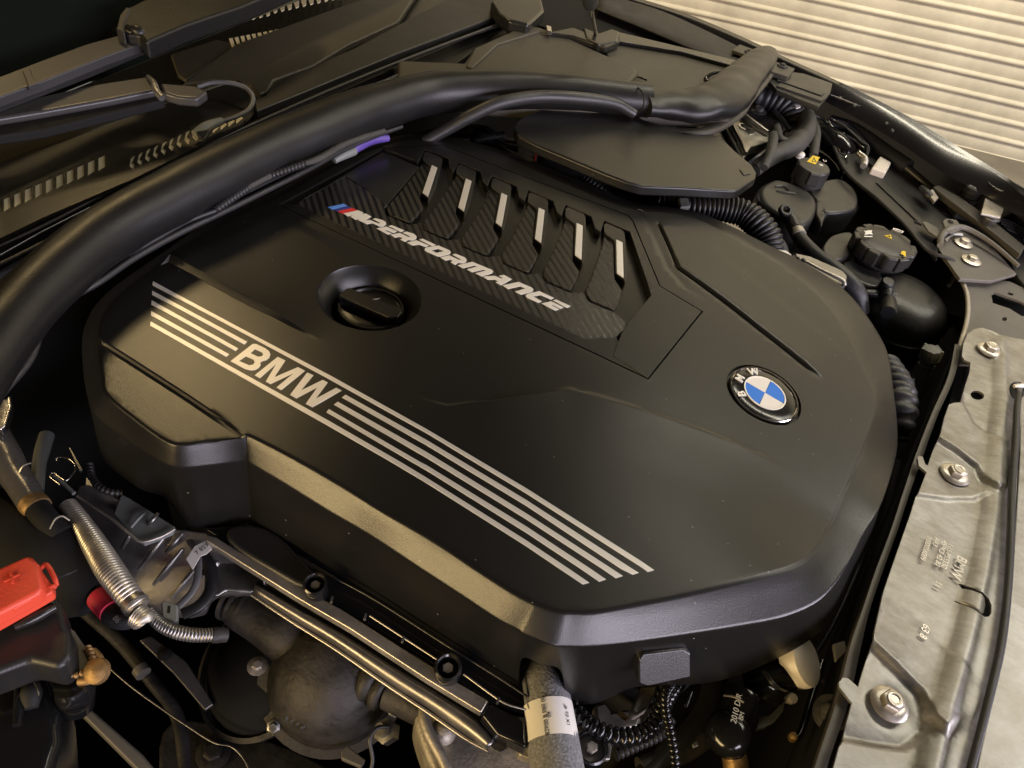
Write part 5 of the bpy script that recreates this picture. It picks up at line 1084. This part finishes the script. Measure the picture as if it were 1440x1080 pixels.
tube('flex', [(210, 862, -9.4, 9), (226, 878, -9.4, 9), (246, 888, -9.4, 9.5), (272, 893, -9.6, 9.5), (299, 893, -10, 9)], 'steel', FX2, seg=22, corr=(.22, .04))
tube('collar', [(299, 893, -10, 11), (306, 893, -10.1, 11), (318, 893, -10.4, 10)], 'darksteel', FX2, seg=22)
o = thing('pink_sleeved_hose', 'black rubber elbow hose with a bright pink sleeve', 'hose', P(165, 865, -8))
tube('elbow', [(128, 828, -10, 16), (146, 848, -9.6, 16), (162, 866, -9.2, 16), (180, 870, -8.8, 15), (198, 862, -8.4, 13)], 'rubber', o, seg=22)
tube('pink_sleeve', [(140, 840, -9.6, 17.5), (150, 851, -9.4, 17.8), (158, 860, -9.2, 17.5)], 'pink', o, seg=22)
textobj('hose_print', '86', .55, P(164, 871, -7.7), P(170, 876, -7.7) - P(163, 869, -7.7), P(166, 866, -7.7) - P(162, 874, -7.7), 'greyhose', o, .01)
o = thing('large_black_hose', 'large matt black rounded housing filling the gap behind the red cover', 'black housing', P(90, 800, -12))
tube('body', [(-40, 740, -11, 60), (40, 770, -10.5, 66), (90, 800, -10.5, 66), (120, 822, -10.5, 54), (140, 836, -10.8, 36)], 'matte', o, seg=30, lump=.05)
tube('mould_line', [(80, 813, -5.2, 1), (94, 808, -5.2, 1.4), (108, 802, -5.6, 1)], 'rubber', o, seg=6)
JT = thing('jump_start_terminal', 'bright red positive terminal cap with a plus sign on a black holder', 'terminal', P(30, 830, -5))
prism('red_cap', [(-40, 820), (0, 797), (37, 780), (44, 781), (54, 792), (60, 826), (58, 830), (50, 836), (0, 862), (-40, 882)], -3.2, 1.4, 'redplastic', JT, .32, 4)
prism('red_skirt', [(-40, 826), (0, 806), (40, 790), (56, 798), (74, 822), (74, 832), (50, 846), (0, 874), (-40, 896)], -4.1, 1.0, 'redplastic', JT, .15, 3)
prism('red_lip', [(15, 848), (56, 826), (58, 834), (18, 857)], -3.4, .5, 'redplastic', JT, .12, 3)
tube('red_clip', [(57, 800, -4.2, 3), (64, 794, -4, 3.4), (70, 800, -4, 3.4), (77, 814, -4, 3.4), (80, 824, -4.2, 3)], 'redplastic', JT, seg=12)
tube('red_clip', [(66, 828, -4.3, 3), (74, 824, -4.1, 3), (80, 826, -4.2, 3)], 'redplastic', JT, seg=12)
glyph('plus_sign', [[(4.5, 817.2), (27.5, 806.4), (28.5, 808.2), (5.5, 819)]], -3.12, .05, 'redplastic', JT, bev=.01)
glyph('plus_sign', [[(13, 805), (16, 804.4), (19, 820), (16, 821)]], -3.12, .05, 'redplastic', JT, bev=.01)
prism('holder', [(-40, 898), (0, 878), (50, 850), (78, 834), (86, 850), (92, 878), (100, 890), (102, 922), (84, 940), (40, 930), (-40, 960)], -6, 3, 'black', JT, .6, 4)
tube('holder_fold', [(22, 880, -5.6, 7), (50, 868, -5.4, 8), (76, 854, -5.6, 7)], 'satin', JT, seg=16)
o = thing('earth_strap_bracket', 'pale olive steel tongue with a crusty brass coloured rim and yellow blob', 'bracket', P(110, 930, -9))
prism('tongue', [(89, 884), (96, 881), (104, 886), (116, 904), (124, 912), (129, 925), (126, 938), (112, 947), (96, 946), (88, 938), (79, 934), (92, 926), (101, 918), (98, 904)], -8, .5, 'greysheet', o, .15, 3)
tube('crusty_rim', [(123, 912, -8, 2.6), (128, 920, -7.9, 3), (129, 930, -7.9, 3), (122, 942, -7.9, 3.4), (110, 949, -7.9, 3), (98, 947, -8, 2.6), (89, 941, -8, 2.4)], 'brass', o, seg=14, corr=(.3, .08), lump=.5)
tube('outer_rim', [(130, 916, -8.2, 4), (140, 928, -8.2, 5), (140, 944, -8.4, 6), (128, 956, -8.6, 6), (112, 958, -8.8, 6)], 'brass', o, seg=14, lump=.6)
lathe('yellow_blob', [(.01, .5), (.45, .45), (.8, .2), (.85, -.2), (.5, -.5)], P(136, 944, -7.4), (0, -.5, 1), 'brass', o, 20)
tube('black_cup', [(100, 962, -9, 22), (106, 974, -10, 26), (108, 990, -12, 22)], 'gloss', o, seg=24, lump=.15)
tube('black_cup_ring', [(86, 992, -10.4, 1), (98, 1004, -10, 1.2), (116, 1000, -10, 1.2), (126, 988, -10.4, 1)], 'satin', o, seg=6)
o = thing('lower_left_casing', 'dark moulded casing with holes below the red terminal', 'casing', P(40, 1000, -12))
prism('casing', [(-60, 930), (10, 930), (70, 940), (80, 980), (84, 1040), (60, 1120), (-60, 1120)], -10, 6, 'gloss', o, .8, 4)
tube('casing_rib', [(28, 940, -9.6, 6), (27, 980, -9.6, 7), (24, 1020, -9.6, 6)], 'gloss', o, seg=14)
tube('casing_hole', [(44, 958, -9.7, 8), (44, 975, -9.5, 14), (44, 996, -9.7, 9)], 'void', o, seg=18)
tube('hole_highlight', [(48, 960, -8.4, 1), (53, 968, -8.3, 1.3), (55, 978, -8.4, 1)], 'satin', o, seg=6)
o = thing('thin_brake_line', 'very thin pale line running diagonally down through the dark', 'thin line', P(260, 1010, -20))
tube('line', [(146, 932, -19, 1.1), (180, 962, -19, 1.3), (225, 995, -19, 1.4), (262, 1020, -19, 1.5), (300, 1044, -19, 1.4), (325, 1050, -19, 1.4), (342, 1066, -19, 1.4), (354, 1090, -19, 1.4)], 'steel', o, seg=8)
TB = thing('turbocharger', 'dark rounded turbo housing with bellows in the shade under the heat shield tube', 'turbocharger', P(430, 940, -18))
tube('exhaust_pipe', [(318, 846, -15, 20), (340, 858, -15, 28), (372, 872, -15, 34), (410, 896, -15, 38), (450, 925, -16, 34)], 'darksteel', TB, seg=28, lump=.06)
for x, y in ((322, 846), (332, 850), (345, 857)): tube('clamp_ring', [(x - 2, y - 1, -14.8, 27), (x + 2, y + 1, -14.8, 27)], 'darksteel', TB, seg=28)
lathe('turbo_bowl', [(.01, 4.6), (2.2, 4.2), (4.0, 3.0), (5.1, 1), (5.2, -1), (4.4, -3), (2.5, -4.4)], P(470, 955, -17), (.3, -.5, .8), 'darksteel', TB, 44, sharp=60)
for k in (1, 4, 6):
    a = 2 * math.pi * k / 9; tu = Vector((.3, -.5, .8)).normalized(); t1 = tu.cross(Vector((0, 0, 1))).normalized(); t2 = tu.cross(t1)
    lathe('housing_bolt', [(.01, .5), (.32, .48), (.36, .1), (.55, .05), (.55, -.3)], P(470, 955, -17) + tu * 1.2 + (t1 * math.cos(a) + t2 * math.sin(a)) * 5.4, tu, 'steel', TB, 6, sharp=20)
lathe('housing_flange', [(5.0, .9), (5.9, .7), (5.9, .1), (5.0, -.1)], P(470, 955, -17), (.3, -.5, .8), 'darksteel', TB, 48, closed=True)
lathe('compressor', [(.01, 2.4), (2.0, 2.3), (3.8, 1.6), (4.6, .6), (4.9, -.2), (4.9, -2)], P(365, 945, -19), (-.2, -.4, .8), 'matte', TB, 40)
lathe('compressor_ring', [(4.9, -.3), (5.2, .3), (5.6, .1), (5.5, -.6)], P(362, 942, -19), (-.2, -.4, .8), 'darksteel', TB, 48, closed=True)
hexbolt(TB, 362, 937, -15.5, .45, m='cast')
tube('bellows', [(508, 948, -14.4, 30), (524, 956, -14.2, 32), (548, 972, -14.2, 30)], 'darksteel', TB, seg=30, corr=(1.1, .2))
tube('outlet', [(548, 972, -14.2, 26), (575, 985, -14, 26), (600, 1000, -14, 24)], 'darksteel', TB, seg=28)
tube('small_bolts', [(404, 1008, -16, 5), (418, 1014, -16, 6), (432, 1024, -16, 5)], 'darksteel', TB, seg=12, corr=(.5, .12))
prism('tab', [(480, 1056), (488, 1048), (514, 1068), (508, 1078), (480, 1066)], -17, .6, 'greysheet', TB, .1)
CM = thing('cast_exhaust_manifold', 'rough sand coloured cast metal manifold lobe at the bottom centre', 'manifold', P(660, 1050, -14))
prism('lobe', [(592, 985), (606, 978), (640, 990), (700, 1020), (752, 1040), (770, 1120), (640, 1140), (606, 1078), (588, 1030), (584, 1004)], -13, 4, 'cast', CM, 1.0, 5, round_=4)
tube('lobe_rim', [(604, 980, -12.4, 7), (596, 1004, -12.2, 8), (604, 1032, -12.2, 8), (622, 1066, -12.4, 8), (636, 1100, -12.6, 8)], 'cast', CM, seg=18)
lathe('cast_pip', [(.01, .7), (.5, .62), (.9, .2), (1.0, -.2)], P(623, 1028, -12.6), (0, 0, 1), 'cast', CM, 24)
prism('flange_corner', [(728, 1048), (742, 1044), (748, 1068), (730, 1062)], -10.5, 1, 'cast', CM, .15)
FP = thing('foam_sleeved_pipe', 'grey foam sleeved pipe with a white wrapped label coming out under the cover', 'pipe', P(775, 1020, -10))
tube('foam_sleeve', [(744, 880, -11, 31), (754, 915, -9.8, 32), (764, 955, -9.2, 33.5), (770, 995, -9, 35), (777, 1040, -9, 37), (788, 1110, -9, 39)], 'foam', FP, seg=34, n=8)
lab = tube('paper_label', [(769.5, 994, -9, 35.8), (772, 1010, -9, 36.4), (775, 1030, -9, 37.2), (777, 1046, -9, 37.8)], 'label', FP, seg=44, n=6, caps=False)
def onpipe(u, v_):                            # point on the label, u across -1..1, v along 0..1
    a = P(769.5, 994, -9); b = P(777, 1046, -9); c = a.lerp(b, v_); ax = (b - a).normalized()
    tocam = (CAM - c); tocam = (tocam - ax * tocam.dot(ax)).normalized(); sd = ax.cross(tocam)
    if (P(800, 1010, -9) - c).dot(sd) < 0: sd = -sd
    r_ = rad(772, 1012, -9, 36.9) + .03; an = u * 1.2
    return c + tocam * math.cos(an) * r_ + sd * math.sin(an) * r_, (tocam * math.cos(an) + sd * math.sin(an)), ax, (sd * math.cos(an) - tocam * math.sin(an))
for u, t_, s_ in ((-.12, '82600 8 680 08', .42), (.0, '08', .4), (.62, '1X 07 4L', .4)):
    c, nn, ax, tt = onpipe(u, .5); textobj('label_print', t_, s_, c, -ax, tt if True else nn, 'black', FP, .004)
BL = thing('large_ribbed_loom', 'thick ribbed black loom bending in a U below the front of the cover', 'ribbed loom', P(875, 1030, -9))
tube('ribbed_loom', [(792, 985, -10, 9), (804, 994, -9.6, 10), (824, 1014, -9.2, 11), (847, 1029, -9, 11.5), (875, 1037, -9, 12), (904, 1031, -9, 11.5), (922, 1014, -9, 11), (933, 991, -9, 11), (946, 968, -9.4, 11), (962, 948, -10.5, 11)], 'gloss', BL, seg=20, corr=(.52, .1))
tube('upper_loom', [(920, 984, -10.5, 12), (942, 966, -10, 14), (962, 950, -10.5, 13)], 'rubber', BL, seg=18, corr=(.5, .1))
tube('loom_tail', [(866, 1062, -12, 7), (896, 1048, -12, 7), (930, 1032, -12, 7), (944, 1010, -12, 7)], 'rubber', BL, seg=16, corr=(.42, .08))
SLm = thing('slim_ribbed_loom', 'slim ribbed black loom hanging straight down beside the thick loom', 'ribbed loom', P(942, 1030, -8))
tube('ribbed_loom', [(944, 962, -8.8, 6), (936, 978, -8.2, 6), (936, 1000, -8, 6), (942, 1029, -8, 6.2), (947, 1055, -8, 6.4), (951, 1095, -8, 6.6)], 'gloss', SLm, seg=16, corr=(.4, .09))
prism('loom_clip', [(962, 990), (970, 968), (976, 972), (968, 994)], -9, .5, 'gloss', SLm, .12)
o = thing('cast_lug', 'pale cast aluminium lug under the tab of the cover', 'lug', P(905, 985, -10))
prism('lug', [(888, 998), (903, 964), (926, 962), (922, 976), (910, 996), (894, 1006)], -9.6, 1.2, 'cast', o, .2, 3)
prism('lug_base', [(836, 990), (850, 986), (860, 1000), (884, 996), (904, 1008), (898, 1022), (862, 1030), (838, 1016)], -11.5, 1.2, 'alu', o, .3, 3)
tube('stud', [(870, 1002, -10, 4), (882, 1012, -9.8, 4)], 'brass', o, seg=12)
o = thing('washer_cup_bolt', 'hex bolt sitting in a black cup right of the foam pipe', 'bolt', P(832, 1050, -10))
c = P(832, 1051, -9.6); rr = rad(832, 1051, -9.6, 24)
lathe('cup', [(rr * .76, -1.2), (rr * .78, 0), (rr * .88, .14), (rr, 0), (rr, -1.8)], c, (0, -.1, 1), 'gloss', o, 40, closed=True)
lathe('cup_floor', [(.01, -.6), (rr * .8, -.6), (rr * .8, -1.2)], c, (0, -.1, 1), 'alu', o, 30)
lathe('hex_head', [(.01, .25), (rr * .3, .25), (rr * .36, .12), (rr * .36, -.8)], c, (0, -.1, 1), 'cast', o, 6, sharp=20)
prism('backing_plate', [(808, 1028), (838, 1020), (862, 1040), (858, 1068), (846, 1068)], -11, .5, 'alu', o, .1)
TH = thing('coolant_connector', 'black coolant connector elbow with moulded white lettering below the cover', 'connector', P(1035, 1000, -12))
c1, c2 = P(1045, 975, -10.5), P(1024, 1035, -11.5)
axv = (c1 - c2).normalized(); L_ = (c1 - c2).length; r1 = rad(1035, 1000, -11, 24)
lathe('socket', [(r1 * .6, L_ + .1), (r1 * .95, L_ + .15), (r1 * 1.02, L_), (r1 * 1.02, L_ - .5), (r1, L_ - .6), (r1, L_ * .35), (r1 * .92, L_ * .3), (r1 * .9, L_ * .12), (r1 * .7, 0)], c2, axv, 'gloss', TH, 44)
tube('spring_wire', [(1018, 978, -9.9, 1.3), (1032, 980, -9.2, 1.5), (1046, 988, -9.0, 1.3)], 'cast', TH, seg=8)
lathe('elbow', [(.01, .7), (.9, .62), (1.5, .2), (1.7, -.5), (1.6, -2)], P(1024, 1030, -10.4), (-.2, -.4, 1), 'gloss', TH, 30, sharp=60)
tube('neck', [(1026, 1036, -11.4, 15), (1030, 1050, -12, 15), (1033, 1064, -12.6, 15)], 'gloss', TH, seg=26, corr=(.6, .1))
tube('clamp_band', [(1031, 1060, -12.5, 17), (1034, 1070, -12.8, 17.5), (1036, 1090, -13.4, 18)], 'brass', TH, seg=26)
tdir = P(1034, 980, -9) - P(1028, 1008, -9)
textobj('moulded_text', '2010 D R', .62, P(1036, 996, -9.05), tdir, P(1030, 990, -9) - P(1042, 994, -9), 'label', TH, .01)
textobj('moulded_text', 'BM', .5, P(1043, 1007, -9.3), tdir, P(1030, 990, -9) - P(1042, 994, -9), 'label', TH, .01)
WP = thing('thermostat_housing', 'brown black moulded thermostat housing with a pale cap under the front right rim', 'thermostat', P(1090, 960, -11))
tube('housing_body', [(1046, 958, -11.5, 14), (1066, 955, -11, 17), (1092, 950, -11, 22), (1110, 946, -11, 24), (1122, 938, -11.5, 20)], 'gloss', WP, seg=26, lump=.12)
tube('lower_lobe', [(1056, 968, -11, 12), (1076, 974, -10.8, 15), (1092, 976, -11, 14), (1104, 972, -11.4, 10)], 'gloss', WP, seg=22, lump=.15)
tube('housing_rib', [(1074, 944, -9.6, 3), (1084, 958, -9.2, 3.4), (1094, 968, -9.4, 3)], 'black', WP, seg=10)
lathe('pale_cap', [(.01, .8), (1.5, .75), (2.0, .5), (2.1, 0), (2.1, -.8)], P(1127, 930, -10.2), (.6, .1, .8), 'whiteplastic', WP, 34)
prism('grey_bracket', [(1064, 1026), (1066, 1008), (1082, 1004), (1096, 990), (1104, 988), (1102, 1000), (1090, 1014), (1076, 1022)], -12.5, .6, 'greyplastic', WP, .12, 3)
lathe('bright_nut', [(.01, .5), (.35, .45), (.45, .1), (.45, -.3)], P(1112, 982, -11), (.3, -.3, 1), 'cast', WP, 12)
prism('bracket_arm', [(1098, 980), (1110, 976), (1114, 984), (1104, 988)], -11.4, .4, 'alu', WP, .08)
o = thing('lower_hoses', 'two dark hoses crossing in the shade left of the coolant connector', 'hoses', P(985, 1020, -15))
tube('hose', [(1006, 945, -15, 17), (1000, 985, -15, 17), (980, 1020, -15, 17), (940, 1060, -15, 17), (900, 1100, -15, 17)], 'rubber', o, seg=22)
tube('hose', [(1022, 1012, -16, 14), (995, 1034, -15, 15), (960, 1058, -15, 15), (900, 1080, -15, 15)], 'darksteel', o, seg=22)
prism('small_clip', [(974, 1046), (980, 1041), (983, 1048), (976, 1051)], -12.6, .3, 'alu', o, .04)
o = thing('rear_conduit', 'thin black conduit with a shiny streak in the gap left of the bright panel', 'conduit', P(1140, 980, -14))
tube('conduit', [(1156, 930, -14, 5), (1150, 950, -14, 5), (1140, 985, -14, 5), (1126, 1030, -14, 5), (1116, 1040, -14, 5)], 'gloss', o, seg=12)
lathe('conduit_tip', [(.01, .6), (.3, .5), (.4, 0), (.3, -1)], P(1115, 1036, -13), (-.2, -.4, 1), 'brass', o, 12)
# labelled cable tie with a paper flag and its grey strap
o = thing('labelled_strap', 'grey strap with a white printed paper flag and a grey clip over the heat shield', 'strap', P(270, 800, -10))
tube('strap', [(262, 744, -9.8, 5), (268, 762, -9.6, 5), (278, 780, -9.4, 5), (278, 810, -9.4, 5), (270, 832, -9.6, 5), (250, 854, -9.8, 5)], 'greyhose', o, seg=14, flat=.5)
prism('paper_flag', [(262, 786), (274, 768), (294, 758), (298, 772), (290, 779), (282, 782), (271, 801)], -8.8, .06, 'label', o, .01, 1)
textobj('flag_print', '7 823', .5, P(284, 772, -8.74), P(290, 767, -8.7) - P(280, 775, -8.7), P(280, 766, -8.7) - P(286, 778, -8.7), 'black', o, .004)
tube('dark_strap', [(284, 780, -10.4, 9), (296, 800, -10.4, 9), (296, 830, -10.4, 9), (280, 852, -10.4, 9), (256, 864, -10.4, 9)], 'rubber', o, seg=16, flat=.6)
prism('strap_clip', [(226, 846), (232, 844), (250, 850), (250, 872), (244, 875), (228, 868)], -9.2, .7, 'greyplastic', o, .2, 3)
prism('clip_slot', [(236, 852), (240, 852), (239, 862), (235, 862)], -9.17, .06, 'void', o, .01, 1)

# ------------------------------------------------------------------ dim clutter low in the bay
o = thing('cooling_pipe', 'dull metal cooling pipe crossing low in the dark left of the turbo', 'pipe', P(200, 960, -22))
tube('pipe', [(120, 860, -22, 9), (170, 905, -22, 9), (215, 960, -22, 9), (250, 1010, -22, 9), (262, 1100, -22, 9)], 'darksteel', o, seg=16)
tube('pipe_bracket', [(196, 940, -21, 11), (202, 948, -21, 11)], 'greysheet', o, seg=16)
o = thing('engine_mount_arm', 'dim cast arm with a bolt low below the turbo', 'engine mount', P(330, 1050, -26))
prism('mount_arm', [(228, 1030), (270, 1010), (350, 1030), (430, 1060), (470, 1100), (300, 1140), (230, 1100)], -25, 5, 'darksteel', o, .9, 4, round_=3)
hexbolt(o, 300, 1060, -24.8, .8, m='darksteel')
o = thing('side_brace_bar', 'dark painted brace bar running low along the near wing', 'brace', P(180, 1040, -20))
prism('brace', [(110, 1000), (122, 992), (200, 1060), (250, 1120), (230, 1120), (180, 1070)], -19, 1.2, 'greysheet', o, .2, 3)
o = thing('oxygen_sensor', 'small steel sensor with a cable plugged into the dark exhaust housing', 'sensor', P(560, 1040, -16))
lathe('sensor_hex', [(.01, 1.6), (.5, 1.6), (.55, .9), (.95, .85), (.95, 0)], P(548, 1030, -16), (-.3, -.4, .8), 'steel', o, 6, sharp=20)
tube('sensor_cable', [(545, 1022, -14.2, 3), (530, 1024, -13.8, 3), (520, 1040, -14, 3), (524, 1070, -15, 3), (516, 1100, -16, 3)], 'rubber', o, seg=10)
o = thing('gap_wiring', 'loose dark wiring and a clip in the gap beside the front panel flange', 'wiring', P(1180, 880, -15))
tube('wire', [(1250, 640, -14, 4), (1230, 720, -15, 4), (1206, 800, -16, 4), (1170, 880, -16, 4), (1140, 930, -15, 4)], 'rubber', o, seg=10)
tube('wire', [(1262, 650, -16, 6), (1240, 740, -17, 6), (1208, 830, -18, 6), (1180, 900, -18, 6), (1160, 960, -18, 6)], 'matte', o, seg=10)

o = thing('wing_cross_bar', 'long olive black bar running diagonally below the far wing corner', 'bar', P(1380, 310, -2))
prism('bar', [(1312, 262), (1324, 258), (1345, 272), (1400, 312), (1442, 346), (1436, 358), (1396, 326), (1340, 284)], -2.6, 1.0, 'brown', o, .25, 3)
prism('bar_clip', [(1304, 268), (1312, 266), (1320, 278), (1314, 284)], -2.8, .4, 'cast', o, .06)
tube('bar_grommet', [(1296, 264, -3.2, 4), (1303, 272, -3, 6), (1308, 278, -3.2, 5)], 'rubber', o, seg=14)
o = thing('lamp_wiring', 'thin bright and dark wires crossing the inner wing behind the reservoirs', 'wiring', P(1230, 200, -3))
for k in range(5):
    tube('wire', [(1168 + 4 * k, 166 + 2 * k, -2.6, 1.5), (1196 + 3 * k, 176 + 5 * k, -3, 1.5), (1214 + 2 * k, 196 + 3 * k, -3.4, 1.5), (1222 - 2 * k, 214 + 4 * k, -4, 1.5)], ('rubber', 'steel', 'rubber', 'tape', 'rubber')[k], o, seg=8)
tube('wire_coil', [(1208, 216, -3.6, 3), (1216, 224, -3.4, 4), (1214, 234, -3.6, 4)], 'alu', o, seg=10, corr=(.4, .1))
for x, y in ((1262, 282), (1290, 312), (1330, 300)): lathe('panel_hole', [(.01, .04), (.4, .04), (.45, 0)], P(x, y, -4.5), (0, 0, 1), 'void', SHF, 14)
prism('shelf_rib', [(1232, 256), (1238, 252), (1300, 312), (1296, 316)], -4.4, .3, 'black', SHF, .1)
o = thing('strap_and_hooks', 'dim grey bracket strap with two holes in the dark right of the red cap', 'bracket', P(240, 930, -20))
prism('strap', [(196, 900), (212, 894), (262, 930), (300, 990), (288, 998), (244, 946)], -19, .4, 'midsteel', o, .08)
lathe('strap_hole', [(.01, .05), (.5, .05), (.6, 0)], P(232, 920, -18.9), (0, 0, 1), 'void', o, 14)
